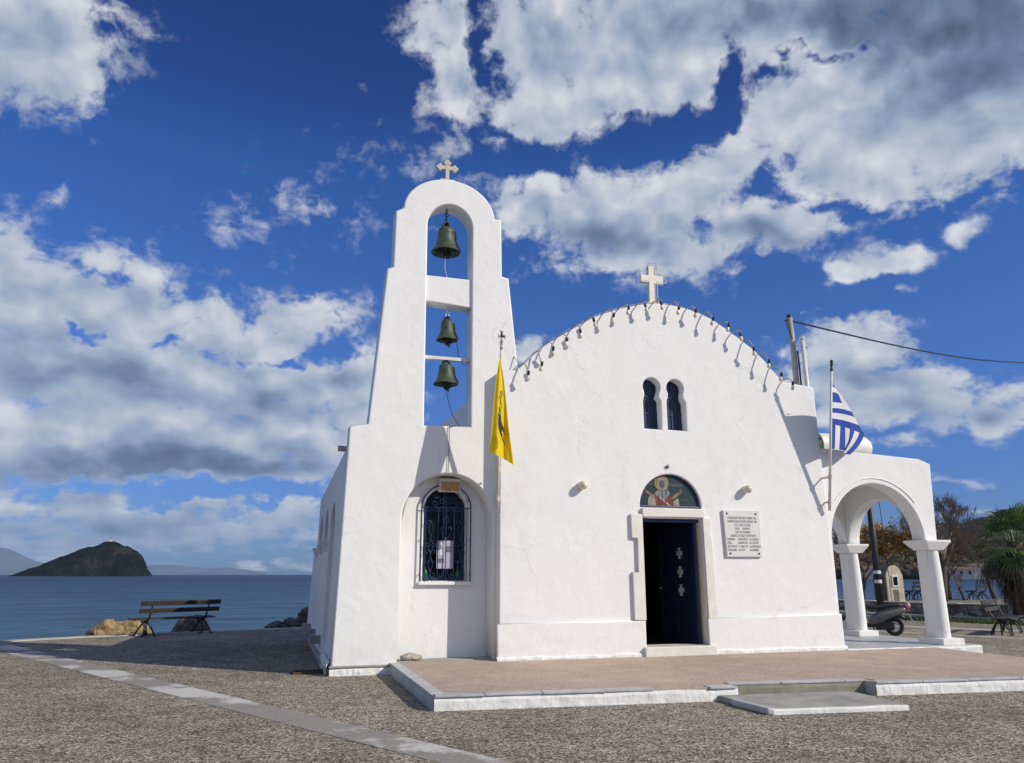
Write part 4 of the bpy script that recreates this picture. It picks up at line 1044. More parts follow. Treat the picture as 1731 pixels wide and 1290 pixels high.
# ---- marble plaque
PL = empty('marble_plaque', (8.66, F-0.02, 1.92), 'white marble plaque with engraved lettering and four dark bolts', 'plaque')
mb = MB(); mb.prism([(8.285, 1.925), (9.06, 1.925), (9.06, 2.815), (8.255, 2.81)], F-0.052, F-0.004, axis='y')
build('slab', mb, M['white_marble'], PL, bevel=0.006, seg=1)
for x, z in ((8.335, 2.745), (8.975, 2.745), (8.36, 1.99), (8.99, 1.99)):
    mb = MB(); mb.sphere((x, F-0.052, z), 0.019, 12, 8); build('bolt', mb, M['iron'], PL, True)
M['ink'] = mat('grey_engraving', (0.24, 0.24, 0.24), (0.34, 0.34, 0.34), 30, 0.7)
rows = [('ΕΘΕΜΕΛΙΩΘΗ ΤΗΝ 25ΗΣ ΙΟΥΝΙΟΥ 1978', 8.66, 2.640, 0.066, 'CENTER', 0.52), ('ΑΠΟΠΕΡΑΤΩΘΗ ΤΗΝ 27ΗΣ ΑΠΡΙΛΙΟΥ 1981', 8.66, 2.573, 0.066, 'CENTER', 0.49),
        ('ΥΠΟ ΤΩΝ ΕΥΣΕΒΩΝ', 8.66, 2.506, 0.062, 'CENTER', 0.60), ('ΠΑΠΑ     ΙΩΑΝΝΟΥ', 8.66, 2.440, 0.062, 'CENTER', 0.62), ('ΚΑΣΩΤΗ ΙΩΑΝΝΟΥ', 8.67, 2.372, 0.062, 'CENTER', 0.60),
        ('ΕΚΚΛΗΣΙΑΣΤΙΚΗΣ ΕΠΙΤΡΟΠΗΣ', 8.67, 2.304, 0.064, 'CENTER', 0.60)]
for i, (a, b, c) in enumerate((('ΓΙΑΝΝΑΚΗ', 'ΔΗΜΗΤΡΙΟΥ', 'του ΓΕΩΡΓΙΟΥ'), ('ΖΗΚΑ', 'ΑΘΑΝΑΣΙΟΥ', 'του ΓΕΩΡΓΙΟΥ'), ('ΜΟΥΛΟΥΔΗ', 'ΣΤΑΜΑΤΙΟΥ', 'του ΑΘΑΝΑΣΙΟΥ'), ('ΠΑΠΑΔΑΚΗ', 'ΠΕΤΡΟΥ', 'του ΙΩΑΝΝΟΥ'))):
    z = 2.236-0.067*i
    rows += [(a, 8.30+0.003*i, z, 0.062, 'LEFT', 0.58), (b, 8.545, z, 0.062, 'LEFT', 0.58), (c, 8.785, z, 0.062, 'LEFT', 0.52)]
write('inscription', rows, F-0.0535, M['ink'], PL, 0, 0)

# ---- wall lamps
for i, (x, z) in enumerate(((5.345, 3.19), (8.815, 3.225))):
    L_ = empty('wall_lamp', (x, F, z), ['round white bulkhead lamp on the facade left of the icon', 'round white bulkhead lamp on the facade above the marble plaque'][i], 'lamp', 'bulkhead lamps on the facade')
    rot = Matrix.Translation((x, F, z)) @ Matrix.Rotation(R(90), 4, 'X')
    mb = MB(); mb.lathe([(0.075, -0.01), (0.075, 0.07), (0.068, 0.075)], (0, 0, 0), 24, M4=rot); build('lamp_base', mb, M['lamp_white'], L_, True)
    mb = MB(); mb.lathe([(0.070, 0.07), (0.080, 0.085), (0.082, 0.12), (0.066, 0.165), (0.035, 0.19), (0.0, 0.197)], (0, 0, 0), 24, M4=rot); build('lamp_shade', mb, M['bulb'], L_, True)
mb = MB(); random.seed(3)
for i in range(7):
    a = 2*PI*i/7+0.3; r = random.uniform(0.03, 0.065)
    mb.tube([(7.125, F-0.012, 3.605), (7.125+0.5*r*math.cos(a), F-0.03, 3.605+0.5*r*math.sin(a)), (7.125+r*math.cos(a), F-0.02, 3.605+r*math.sin(a))], 0.006, 5)
mb.sphere((7.125, F-0.01, 3.605), 0.022, 10, 6)
tag(build('wire_ornament', mb, M['iron'], base=(7.125, F, 3.605)), 'small dark twisted wire fixing high on the wall above the icon', 'wire fixing')

# ---- string of bulbs over the gable
SL = empty('string_lights', (7.1, F, 5.3), 'string of frosted bulbs on curved arms along the gable crest', 'string lights')
def crest_z(x):
    pts = [gable_top[-1]] + [gable_top[-2]] + crest[::-1] + [gable_top[0]]
    for a, b in zip(pts, pts[1:]):
        if a[0] <= x <= b[0]: return a[1]+(b[1]-a[1])*(x-a[0])/max(1e-6, b[0]-a[0])
    return 5.3
bulbs = [(4.248, 5.136), (4.515, 5.337), (4.741, 5.643), (5.018, 5.853), (5.311, 6.044), (5.611, 6.299), (5.988, 6.432), (6.322, 6.612), (6.724, 6.714), (7.08, 6.80), (7.446, 6.738), (7.832, 6.714), (8.188, 6.572), (8.564, 6.481), (8.84, 6.303), (9.107, 6.01), (9.436, 5.772), (9.707, 5.516), (9.974, 5.348)]
random.seed(5)
cab = []
for i, (bx, bz) in enumerate(bulbs):
    ax = bx-0.06; az = crest_z(ax)+0.012
    yb = F-0.21+random.uniform(-0.02, 0.02)
    mb = MB()
    top = max(az+0.015, bz+0.15)
    mb.tube([(ax-0.02, F+0.14, az), (ax, F+0.02, az+0.025), (bx-0.02, F-0.10, (az+top)/2+0.02), (bx-0.005, yb+0.02, bz+0.15), (bx, yb, bz+0.10)], 0.013, 6)
    build('arm', mb, M['cable'], SL)
    tilt = Matrix.Translation((bx, yb, bz)) @ Matrix.Rotation(R(random.uniform(-16, 16)), 4, 'Y') @ Matrix.Rotation(R(random.uniform(0, 22)), 4, 'X')
    mb = MB(); mb.lathe([(0.0, 0.115), (0.016, 0.115), (0.025, 0.10), (0.027, 0.035), (0.022, 0.03)], (0, 0, 0), 12, M4=tilt)
    sk = build('socket', mb, M['black'], SL, True)
    mb = MB(); mb.lathe([(0.017, 0.04), (0.020, 0.02), (0.033, -0.015), (0.037, -0.036), (0.029, -0.062), (0.013, -0.076), (0.0, -0.079)], (0, 0, 0), 14, M4=tilt)
    build('bulb', mb, M['bulb'], sk, True)
    cab.append((ax, F+0.06, az+0.012))
path = []
for a, b in zip(cab, cab[1:]):
    for j in range(6):
        t = j/6; x = a[0]+(b[0]-a[0])*t
        path.append((x, F+0.05+0.015*math.sin(t*7), max(a[2]+(b[2]-a[2])*t, crest_z(x)+0.012)+0.012*math.sin(t*PI)))
path.append(cab[-1])
mb = MB(); mb.tube(path, 0.009, 6)
mb.tube([(4.20, F+0.05, 5.40), (4.15, F+0.15, 5.52), (4.12, F+0.22, 5.62), (4.0, F+0.35, 5.66), (3.95, F+0.38, 5.55)], 0.009, 6)
build('cable', mb, M['cable'], SL)

# ---- bells
def bell(x, ztop, zrim, rad, label, mount):
    B = empty('bell', (x, 13.71, zrim), label, 'bell', 'bronze bells in the bell gable')
    h = ztop-zrim; c = (x, 13.71, zrim)
    prof = [(0.0, h), (rad*0.42, h*0.985), (rad*0.53, h*0.93), (rad*0.56, h*0.80), (rad*0.60, h*0.55), (rad*0.68, h*0.33), (rad*0.80, h*0.17), (rad*0.95, h*0.05), (rad, 0.0),
            (rad*0.93, 0.0), (rad*0.76, h*0.16), (rad*0.60, h*0.36), (rad*0.52, h*0.60), (rad*0.48, h*0.85), (0.0, h*0.9)]
    mb = MB(); mb.lathe(prof, c, 32); build('bell_body', mb, M['bronze'], B, True)
    mb = MB()
    for f_ in (0.10, 0.74):
        mb = MB(); r_ = rad*(0.90 if f_ < 0.5 else 0.575)
        mb.torus((0, 0, 0), r_, rad*0.018, 32, 6, M4=Matrix.Translation((x, 13.71, zrim+h*f_)) @ Matrix.Rotation(R(90), 4, 'X'))
        build('moulding', mb, M['verdigris'], B, True)
    mb = MB()
    for a in range(4):
        ca, sa = math.cos(a*PI/2+0.4), math.sin(a*PI/2+0.4)
        mb.tube([(x+rad*0.30*ca, 13.71+rad*0.30*sa, ztop-0.01), (x+rad*0.34*ca, 13.71+rad*0.34*sa, ztop+rad*0.16), (x+rad*0.12*ca, 13.71+rad*0.12*sa, ztop+rad*0.34)], rad*0.07, 7)
    mb.tube([(x, 13.71, ztop+rad*0.2), (x, 13.71, ztop+rad*0.40)], rad*0.14, 8)
    build('crown', mb, M['iron'], B, True)
    mb = MB()
    z = ztop+rad*0.34; i = 0
    n = max(1, int((mount-z)/0.075))
    for i in range(n):
        zc = z+(mount-z)*(i+0.5)/n
        mb.torus((0, 0, 0), 0.032, 0.010, 14, 6, M4=Matrix.Translation((x, 13.71, zc)) @ Matrix.Rotation(R(90*(i % 2)), 4, 'Z') @ Matrix.Scale(1.35, 4, (0, 0, 1)))
    build('chain', mb, M['iron'] if rad > 0.25 else M['silver'], B, True)
    mb = MB()
    mb.tube([(x+0.02, 13.70, zrim+h*0.6), (x+0.03, 13.70, zrim-0.03)], 0.018, 8)
    mb.sphere((x+0.03, 13.70, zrim-0.07), rad*0.20, 12, 8)
    mb.cbox((x+0.05, 13.69, zrim-0.02), (rad*0.34, rad*0.30, rad*0.40), M4=None)
    mb.tube([(x-0.04, 13.70, zrim+0.05), (x-0.03, 13.68, zrim-0.08), (x+0.06, 13.69, zrim-0.13)], 0.022, 7)
    build('clapper', mb, M['iron'], B, bevel=0.006)
    mb = MB(); mb.tube([(x+rad*0.62, 13.71, ztop-0.05), (x+rad*0.72, 13.71, zrim+h*0.45), (x+rad*1.02, 13.71, zrim+h*0.10)], 0.018, 6); build('striker_arm', mb, M['iron'], B)
    return B
bell(2.79, 8.20, 7.68, 0.285, 'large green bronze bell, topmost, hanging under the arch of the bell gable', 8.60)
bell(2.85, 6.30, 5.90, 0.205, 'smallest bronze bell, hanging under the thick white beam', 6.56)
bell(2.845, 5.43, 5.04, 0.235, 'lowest bronze bell, hanging from the thin white bar with ring clapper', 5.53)
mb = MB()
mb.tube([(2.86, 13.69, 4.90), (2.90, 13.68, 4.70), (2.98, 13.66, 4.45), (3.11, 13.62, 4.24)], 0.007, 5)
mb.tube([(2.88, 13.475, 4.20), (2.885, 13.478, 3.8), (2.875, 13.478, 3.38)], 0.006, 5)
mb.tube([(3.11, 13.62, 4.235), (3.02, 13.52, 4.225), (2.88, 13.472, 4.20)], 0.006, 5)
tag(build('bell_rope', mb, M['iron'], base=(2.9, 13.5, 3.4)), 'thin dark bell rope trailing from the lowest bell over the sill', 'rope')
mb = MB(); mb.tube([(2.78, 13.68, 7.56), (2.77, 13.67, 7.35), (2.82, 13.64, 7.12)], 0.005, 5)
tag(build('bell_rope', mb, M['silver'], base=(2.8, 13.66, 7.1)), 'short pale cord hanging from the large top bell to the beam', 'rope')
mb = MB(); mb.tube([(3.02, 13.71, 5.95), (3.07, 13.72, 5.70), (3.12, 13.73, 5.52), (3.2, 13.70, 5.43), (3.29, 13.70, 5.50)], 0.007, 5)
tag(build('bell_cable', mb, M['iron'], base=(3.1, 13.7, 5.45)), 'thin dark cable looping from the smallest bell to the jamb', 'cable')

# ---- flags
def flagpole(base, top, label, finial):
    Pp = empty('flagpole', base, label, 'flagpole', 'flagpoles on the facade corners')
    b = Vector(base); t = Vector(top); d = (t-b).normalized()
    mb = MB(); mb.tube([b, b.lerp(t, 0.5), t], [0.030, 0.028, 0.024], 10); build('pole', mb, M['white_metal'], Pp, True)
    for f_ in (0.06, 0.24):
        q = b+(t-b)*f_
        mb = MB(); mb.tube([q-d*0.04, q+d*0.04], 0.042, 10); mb.tube([q, (q.x+(0.06 if q.x < 5 else -0.02), F+0.02, q.z)], 0.018, 6)
        build('bracket', mb, M['gravel_white'], Pp)
    mb = MB()
    mb.tube([t, t+d*0.05, t+d*0.07, t+d*0.11, t+d*0.15], [0.02, 0.032, 0.018, 0.026, 0.012], 10)
    if finial == 'cross':
        cross_pattee(mb, (t.x+d.x*0.3, t.z+0.235), 0.60, t.y+d.y*0.3-0.008, t.y+d.y*0.3+0.008)
    else:
        mb.tube([t+d*0.12, t+d*0.2], [0.03, 0.02], 8); mb.sphere(t+d*0.2, 0.035, 10, 8)
    build('finial', mb, M['iron'] if finial != 'cross' else M['pole_grey'], Pp, True)
    return Pp
flagpole((3.70, 13.16, 2.74), (3.612, 12.62, 5.47), 'white flagpole with a cross finial, carrying the yellow flag', 'cross')
flagpole((10.68, 13.18, 2.85), (10.575, 12.58, 5.60), 'white flagpole on the right facade corner, carrying the striped flag', 'ball')

def poly_at(pts, t):
    n = len(pts)-1; s = min(max(t*n, 0), n-1e-6); i = int(s); f_ = s-i
    return Vector(pts[i]).lerp(Vector(pts[i+1]), f_)
yL = [(3.584, 5.316), (3.535, 5.02), (3.488, 4.55), (3.445, 4.009), (3.412, 3.637)]
yR = [(3.603, 5.317), (3.675, 4.892), (3.726, 4.402), (3.775, 3.95), (3.856, 3.425)]
def ysurf(u, v):
    a = poly_at(yL, v); b = poly_at(yR, v)
    p = a.lerp(b, u)
    sag = 0.03*math.sin(u*PI)*v*v
    y = 12.61 - 0.19*v + 0.12*u*v + 0.075*v*math.sin(u*PI*2.8+0.8+v*1.4) + 0.016*math.sin(u*11+v*7)*v
    k_ = y/12.65
    return Vector((p.x*k_, y, 1.6+(p.y+sag*0.5-1.6)*k_))
def hoist(v):
    # the edge laced to the pole
    z = 5.40-1.05*v; t = (z-2.74)/2.73
    return Vector((3.70-0.088*t, 13.16-0.54*t-0.02, z))
nu, nv = 26, 44
mb = MB()
mb.add([ysurf(i/nu, j/nv) for j in range(nv+1) for i in range(nu+1)], [(j*(nu+1)+i, j*(nu+1)+i+1, (j+1)*(nu+1)+i+1, (j+1)*(nu+1)+i) for j in range(nv) for i in range(nu)])
nb = 10
bk = []
for j in range(nv+1):
    for i in range(nb+1):
        t = i/nb
        p = ysurf(1.0, j/nv).lerp(hoist(j/nv), t)
        p.x -= 0.05*math.sin(t*PI)*(j/nv); bk.append(p)
mb.add(bk, [(j*(nb+1)+i, j*(nb+1)+i+1, (j+1)*(nb+1)+i+1, (j+1)*(nb+1)+i) for j in range(nv) for i in range(nb)])
yf = build('flag', mb, M['yellow'], None, True, base=(3.6, 12.6, 3.43), fixn=False)
bm = bmesh.new(); bm.from_mesh(yf.data); bmesh.ops.remove_doubles(bm, verts=bm.verts, dist=0.0005); bm.to_mesh(yf.data); bm.free()
tag(yf, 'yellow flag with a black eagle emblem hanging limp from its pole', 'flag')
mb = MB()
# double-headed eagle, half folded away: heads, body, feathers of one wing, foot
strokes = [[(0.52, 0.375), (0.62, 0.36), (0.74, 0.40)], [(0.52, 0.38), (0.60, 0.42), (0.52, 0.45)], [(0.44, 0.42), (0.52, 0.47), (0.45, 0.50)], [(0.50, 0.45), (0.56, 0.52), (0.50, 0.57)], [(0.42, 0.53), (0.50, 0.60), (0.55, 0.66)],
           [(0.36, 0.58), (0.48, 0.68), (0.58, 0.74)], [(0.36, 0.62), (0.46, 0.71), (0.60, 0.78)], [(0.37, 0.66), (0.48, 0.75), (0.62, 0.82)], [(0.46, 0.64), (0.58, 0.70), (0.72, 0.76)], [(0.42, 0.60), (0.56, 0.67), (0.72, 0.73)], [(0.44, 0.70), (0.58, 0.80), (0.68, 0.86)]]
for st in strokes:
    n = 10; vs = []
    for i in range(n+1):
        q = poly_at(st, i/n)
        w = 0.026*(1-0.6*i/n)
        for s in (-1, 1):
            vs.append(ysurf(q.x-s*w*1.2, q.y+s*w*0.35) + Vector((0, -0.006, 0)))
    mb.add(vs, [(2*i, 2*i+1, 2*i+3, 2*i+2) for i in range(n)])
build('eagle_emblem', mb, M['black'], yf, fixn=False)
mb = MB(); 
tag_poly = [(0.06, 0.83), (0.12, 0.80), (0.30, 0.80), (0.34, 0.86), (0.32, 0.93), (0.10, 0.95)]
mb.add([ysurf(u, v)+Vector((0, -0.018, 0)) for u, v in tag_poly], [tuple(range(6))]); build('folded_corner', mb, M['yellow'], yf, fixn=False)

# blue and white flag: upper stripes along the fly, lower part falls in vertical folds
gL = [(10.758, 5.419), (10.739, 5.345), (10.712, 5.233), (10.679, 5.008), (10.661, 4.892), (10.646, 4.791), (10.629, 4.676), (10.612, 4.561)]
gR = [(10.774, 5.353), (10.874, 5.261), (10.955, 5.15), (11.075, 4.975), (11.15, 4.844), (11.21, 4.732), (11.29, 4.57), (11.404, 4.376)]
cols = [0, 1, 0, 1, 0, 1, 0]
mb = MB()
def gy(x, z):
    t = (z-2.85)/2.75; yp = 13.18-0.60*t; d = max(0.0, x-(10.53+(z-4.05)*0.167))
    return min(yp + 0.95*d - 0.42*d*d, 13.40) + 0.035*math.sin(d*9+z*1.5)*min(1, d*3)
for r in range(7):
    n = 12; m_ = 3
    vs = []
    for j in range(m_+1):
        a = Vector(gL[r]).lerp(Vector(gL[r+1]), j/m_); b = Vector(gR[r]).lerp(Vector(gR[r+1]), j/m_)
        for i in range(n+1):
            p = a.lerp(b, i/n); p.y += 0.02*math.sin(i/n*PI)
            vs.append((p.x, gy(p.x, p.y), p.y))
    for j in range(m_):
        for i in range(n):
            mi = cols[r]
            if r == 2 and i >= 8: mi = 1
            mb.add([vs[j*(n+1)+i], vs[j*(n+1)+i+1], vs[(j+1)*(n+1)+i+1], vs[(j+1)*(n+1)+i]], [(0, 1, 2, 3)], mi)
tp = [(10.612, 4.561), (10.722, 4.567), (10.864, 4.553), (10.972, 4.53), (11.082, 4.499), (11.195, 4.475), (11.315, 4.449), (11.404, 4.376)]
bt = [(10.531, 4.051), (10.642, 4.042), (10.759, 4.034), (10.885, 4.030), (10.905, 3.99), (10.86, 3.985), (10.885, 3.955), (11.00, 3.945)]
tp2 = [Vector(gL[7]).lerp(Vector(gR[7]), i/7) for i in range(8)]
E7 = Vector(gR[7])-Vector(gL[7])
for i in range(7):
    n = 14; m_ = 3; vs = []
    for j in range(m_+1):
        a = tp2[i].lerp(tp2[i+1], j/m_); a.y += 0.02*math.sin((i+j/m_)/7*PI)+0.004; b = Vector(bt[i]).lerp(Vector(bt[i+1]), j/m_)
        for k_ in range(n+1):
            t = k_/n
            p = a.lerp(b, t)
            bulge = math.sin(t*PI)*0.085*max(0, (i+j/m_)/7-0.3)
            p.x += bulge
            fold = 0.05*t*math.sin((i+j/m_)*2.2)
            vs.append((p.x, gy(p.x, p.y)+fold-0.06*t*(i/7), p.y))
    for j in range(m_):
        for k_ in range(n):
            mb.add([vs[j*(n+1)+k_], vs[j*(n+1)+k_+1], vs[(j+1)*(n+1)+k_+1], vs[(j+1)*(n+1)+k_]], [(0, 1, 2, 3)], 0 if i % 2 == 0 else 1)
gf = build('flag', mb, [M['flag_blue'], M['flag_white']], None, False, base=(10.7, 12.8, 3.95), fixn=False)
for v in gf.data.vertices:
    w_ = v.co + gf.location; k_ = w_.y/12.8
    v.co = Vector((w_.x*k_, w_.y, 1.6+(w_.z-1.6)*k_)) - gf.location
bm = bmesh.new(); bm.from_mesh(gf.data); bmesh.ops.remove_doubles(bm, verts=bm.verts, dist=0.004); bm.to_mesh(gf.data); bm.free()
for p in gf.data.polygons: p.use_smooth = True
tag(gf, 'blue and white striped flag drooping from the right flagpole', 'flag')
mb = MB(); 
for t in (0.02, 0.5, 0.98):
    p = poly_at(gL, t); mb.tube([(p.x-0.06, gy(p.x, p.y)-0.01, p.y), (p.x+0.01, gy(p.x, p.y), p.y)], 0.008, 5)
build('lanyard', mb, M['white_metal'], gf)
# yellow-flag ties
# ---- roof furniture
MA = empty('service_mast', (10.690, 13.9, 5.30), 'weathered grey mast behind the gable carrying the overhead wire', 'mast')
mb = MB(); mb.tube([(10.730, 13.9, 5.2), (10.730, 13.9, 6.3), (10.710, 13.9, 7.20)], [0.064, 0.062, 0.058], 12); build('mast', mb, M['pole_grey'], MA, True)
mb = MB(); mb.tube([(10.710, 13.9, 7.19), (10.710, 13.9, 7.25)], 0.064, 12); mb.tube([(10.710, 13.9, 7.14), (10.560, 13.88, 7.11)], 0.016, 6); build('cap', mb, M['black'], MA)
mb = MB(); mb.tube([(10.570, 13.87, 7.12), (10.590, 13.85, 6.98), (10.670, 13.83, 6.68)], 0.014, 6); mb.tube([(10.790, 13.84, 6.40), (10.800, 13.84, 6.0), (10.800, 13.84, 5.3)], 0.020, 6); build('conduit', mb, M['black'], MA)
PI_ = empty('vent_pipe', (10.960, 13.75, 4.0), 'thin white vent pipe standing right of the grey mast', 'pipe')
mb = MB(); mb.tube([(10.910, 13.75, 4.0), (10.870, 13.75, 6.66)], 0.045, 12); build('pipe', mb, M['white_metal'], PI_, True)
mb = MB(); mb.tube([(10.870, 13.75, 6.65), (10.870, 13.75, 6.70)], 0.058, 12); mb.tube([(10.880, 13.75, 6.52), (10.970, 13.74, 6.50)], 0.025, 8); build('pipe_cap', mb, M['white_metal'], PI_)
w0 = Vector((10.740, 13.86, 7.10)); w1 = Vector((31.12, 24.03, 10.45))
mb = MB(); mb.tube([w0.lerp(w1, i/40) - Vector((0, 0, 0.28*math.sin(PI*i/40))) for i in range(41)] + [w0.lerp(w1, 1+0.25*i) for i in range(1, 9)], 0.022, 6)
tag(build('overhead_wire', mb, M['black'], base=tuple(w0)), 'black overhead wire running right from the grey mast across the sky', 'wire')
TK = empty('water_tank', (11.7, 15.0, 3.8), 'white rounded tank lying on the porch roof behind the striped flag', 'tank')
mb = MB(); tr = Matrix.Translation((0, 0, 0))
prof = [(0.0, -0.98), (0.12, -0.965), (0.21, -0.91), (0.27, -0.82), (0.295, -0.70), (0.295, 0.62), (0.285, 0.72), (0.26, 0.80), (0.21, 0.88), (0.15, 0.93), (0.08, 0.96), (0.0, 0.97)]
T4 = Matrix.Translation((12.13, 14.6, 4.44)) @ Matrix.Rotation(R(90), 4, 'Y')
mb.lathe(prof, (0, 0, 0), 28, M4=T4); build('tank_body', mb, M['lamp_white'], TK, True)
mb = MB()
for x in (11.7, 12.8): mb.box((x-0.03, 14.4, 3.79), (x+0.03, 14.8, 4.22))
build('tank_stand', mb, M['iron'], TK)
mb = MB(); mb.lathe([(0.0, -0.995), (0.13, -0.98), (0.225, -0.92), (0.285, -0.82), (0.31, -0.70), (0.31, -0.52), (0.296, -0.52)], (0, 0, 0), 28, M4=T4); build('end_cap', mb, M['bronze'], TK, True)
mb = MB(); mb.lathe([(0.298, -0.03), (0.305, -0.03), (0.305, 0.03), (0.298, 0.03)], (0, 0, -0.55), 28, M4=T4); mb.sphere((11.5, 14.29, 4.55), 0.04, 8, 6); build('tank_fitting', mb, M['iron'], TK)

# ---- small things by the wall
def boulder(name, c, s, m, seed, label, cat='boulder', group=None, rot=0, sub=4, amp=0.28):
    bm = bmesh.new(); bmesh.ops.create_icosphere(bm, subdivisions=sub, radius=1.0)
    for v in bm.verts:
        d = v.co.normalized(); q = d*1.1+Vector((seed*3.7, seed*1.3, seed))
        r = 1 + amp*mnoise.noise(q*1.1) + amp*0.55*mnoise.noise(q*2.6) + amp*0.28*mnoise.noise(q*6) + amp*0.12*mnoise.noise(q*14)
        # broad facets
        for k_ in range(5):
            fd = Vector((mnoise.noise(Vector((seed+k_, 1.7, 0))), mnoise.noise(Vector((seed+k_, 5.1, 2))), abs(mnoise.noise(Vector((seed+k_, 9.3, 4))))*0.8)).normalized()
            h = d.dot(fd)*r
            if h > 0.78: r *= 1-(h-0.78)*0.65
        v.co = d*r
        v.co.x *= s[0]; v.co.y *= s[1]; v.co.z *= s[2]
    bmesh.ops.rotate(bm, verts=bm.verts, cent=(0, 0, 0), matrix=Matrix.Rotation(rot, 3, 'Z'))
    me = bpy.data.meshes.new(name); bm.to_mesh(me); bm.free()
    me.transform(Matrix.Translation(c))
    o_ = link_mesh(name, me, m, None, True, base=c)
    return tag(o_, label, cat, group)
boulder('stone', (2.33, 13.66, 0.245), (0.19, 0.13, 0.075), M['loose_stone'], 4, 'cream loose stone lying at the left foot of the niche', 'stone', amp=0.2)
GT = empty('drain_grate', (0.70, 14.05, 0.0), 'rusty iron drain grate at the left foot of the chapel', 'grate')
mb = MB()
for i in range(9): mb.box((0.46+i*0.058, 13.92, 0.006), (0.485+i*0.058, 14.22, 0.03))
build('grate_bars', mb, M['rust_iron'], GT)
mb = MB(); mb.box((0.43, 13.90, 0.003), (0.46, 14.24, 0.033)); mb.box((0.98, 13.90, 0.003), (1.0, 14.24, 0.033)); mb.box((0.43, 13.89, 0.003), (1.0, 13.915, 0.033)); mb.box((0.43, 14.22, 0.003), (1.0, 14.25, 0.033)); build('grate_frame', mb, M['rust_iron'], GT)
mb = MB(); mb.box((0.42, 13.885, 0.001), (1.0, 14.25, 0.004)); build('dark_sheet', mb, M['dark'], GT)  # flat dark sheet painting the unlit depth under the bars
# notices behind the grille
NO = empty('notice', (2.935, 13.93, 1.70), 'pale lilac notice sheet with two small pictures behind the window grille', 'notice')
mb = MB(); mb.prism([(2.79, 1.70), (3.09, 1.70), (3.09, 2.19), (2.79, 2.19)], 13.915, 13.92, axis='y'); build('paper', mb, mat('lilac_paper', (0.46, 0.44, 0.56), (0.40, 0.38, 0.50), 8, 0.7), NO)
mb = MB(); mb.prism([(2.965, 1.99), (3.055, 1.99), (3.055, 2.09), (2.965, 2.09)], 13.912, 13.9145, axis='y'); mb.prism([(2.81, 1.80), (2.925, 1.80), (2.925, 1.875), (2.81, 1.875)], 13.912, 13.9145, axis='y'); build('picture', mb, mat('printed_picture', (0.08, 0.08, 0.10), (0.22, 0.22, 0.24), 30, 0.7), NO)
mb = MB(); mb.prism([(2.835, 2.06), (2.91, 2.06), (2.91, 2.17), (2.835, 2.17)], 13.912, 13.9145, axis='y'); mb.prism([(2.84, 1.93), (2.91, 1.93), (2.91, 2.03), (2.84, 2.03)], 13.912, 13.9145, axis='y'); build('white_panel', mb, mat('white_paper', (0.72, 0.72, 0.76), (0.66, 0.66, 0.7), 20, 0.7), NO)

# ================================================================ WATERFRONT TO THE RIGHT
wl = [(21.6, 35.5), (23.6, 31.0), (24.5, 28.0), (24.85, 25.2), (26.05, 22.7)]
mb = MB(); mb.prism(wl + [(30.0, 19.0), (60, 24.9), (42.0, 31.2), (32.0, 34.2), (22.0, 37.1)], -0.5, 0.34)
o = build('promenade', mb, M['plaza']); o['kind'] = 'structure'
W_ = empty('stone_wall', (24.5, 28.0, 0), 'low dark rubble wall with pale coping along the promenade', 'wall')
mb = MB(); mc = MB()
for a, b in zip(wl, wl[1:]):
    a = Vector((*a, 0)); b = Vector((*b, 0)); d = (b-a).normalized(); s = Vector((d.y, -d.x, 0))
    if s.y > 0: s = -s
    q = [a-d*0.03, b+d*0.03]
    mb.add([(*(q[0]+s*0.05)[:2], 0), (*(q[1]+s*0.05)[:2], 0), (*(q[1]-s*0.38)[:2], 0), (*(q[0]-s*0.38)[:2], 0), (*(q[0]+s*0.03)[:2], 0.47), (*(q[1]+s*0.03)[:2], 0.47), (*(q[1]-s*0.38)[:2], 0.47), (*(q[0]-s*0.38)[:2], 0.47)],
           [(0,3,2,1),(4,5,6,7),(0,1,5,4),(1,2,6,5),(2,3,7,6),(3,0,4,7)])
    n = max(1, int((b-a).length/0.8))
    for j in range(n):
        p = a.lerp(b, j/n)+d*0.01; r = a.lerp(b, (j+1)/n)-d*0.01
        h = random.uniform(-0.012, 0.012)
        mc.add([(*(p+s*0.10)[:2], 0.47), (*(r+s*0.10)[:2], 0.47), (*(r-s*0.42)[:2], 0.47), (*(p-s*0.42)[:2], 0.47), (*(p+s*0.10)[:2], 0.525+h), (*(r+s*0.10)[:2], 0.525+h), (*(r-s*0.42)[:2], 0.525+h), (*(p-s*0.42)[:2], 0.525+h)],
               [(0,3,2,1),(4,5,6,7),(0,1,5,4),(1,2,6,5),(2,3,7,6),(3,0,4,7)])
build('wall', mb, M['rubble_wall'], W_)
build('coping', mc, M['kerb'], W_, bevel=0.01, seg=1)
mb = MB(); mb.box((25.75, 22.05, 0), (26.65, 22.75, 0.60)); pr = build('end_pier', mb, M['rubble_pale'], W_, bevel=0.03)
mb = MB(); mb.box((25.68, 21.98, 0.60), (26.72, 22.82, 0.68)); build('pier_cap', mb, M['kerb'], pr, bevel=0.015)
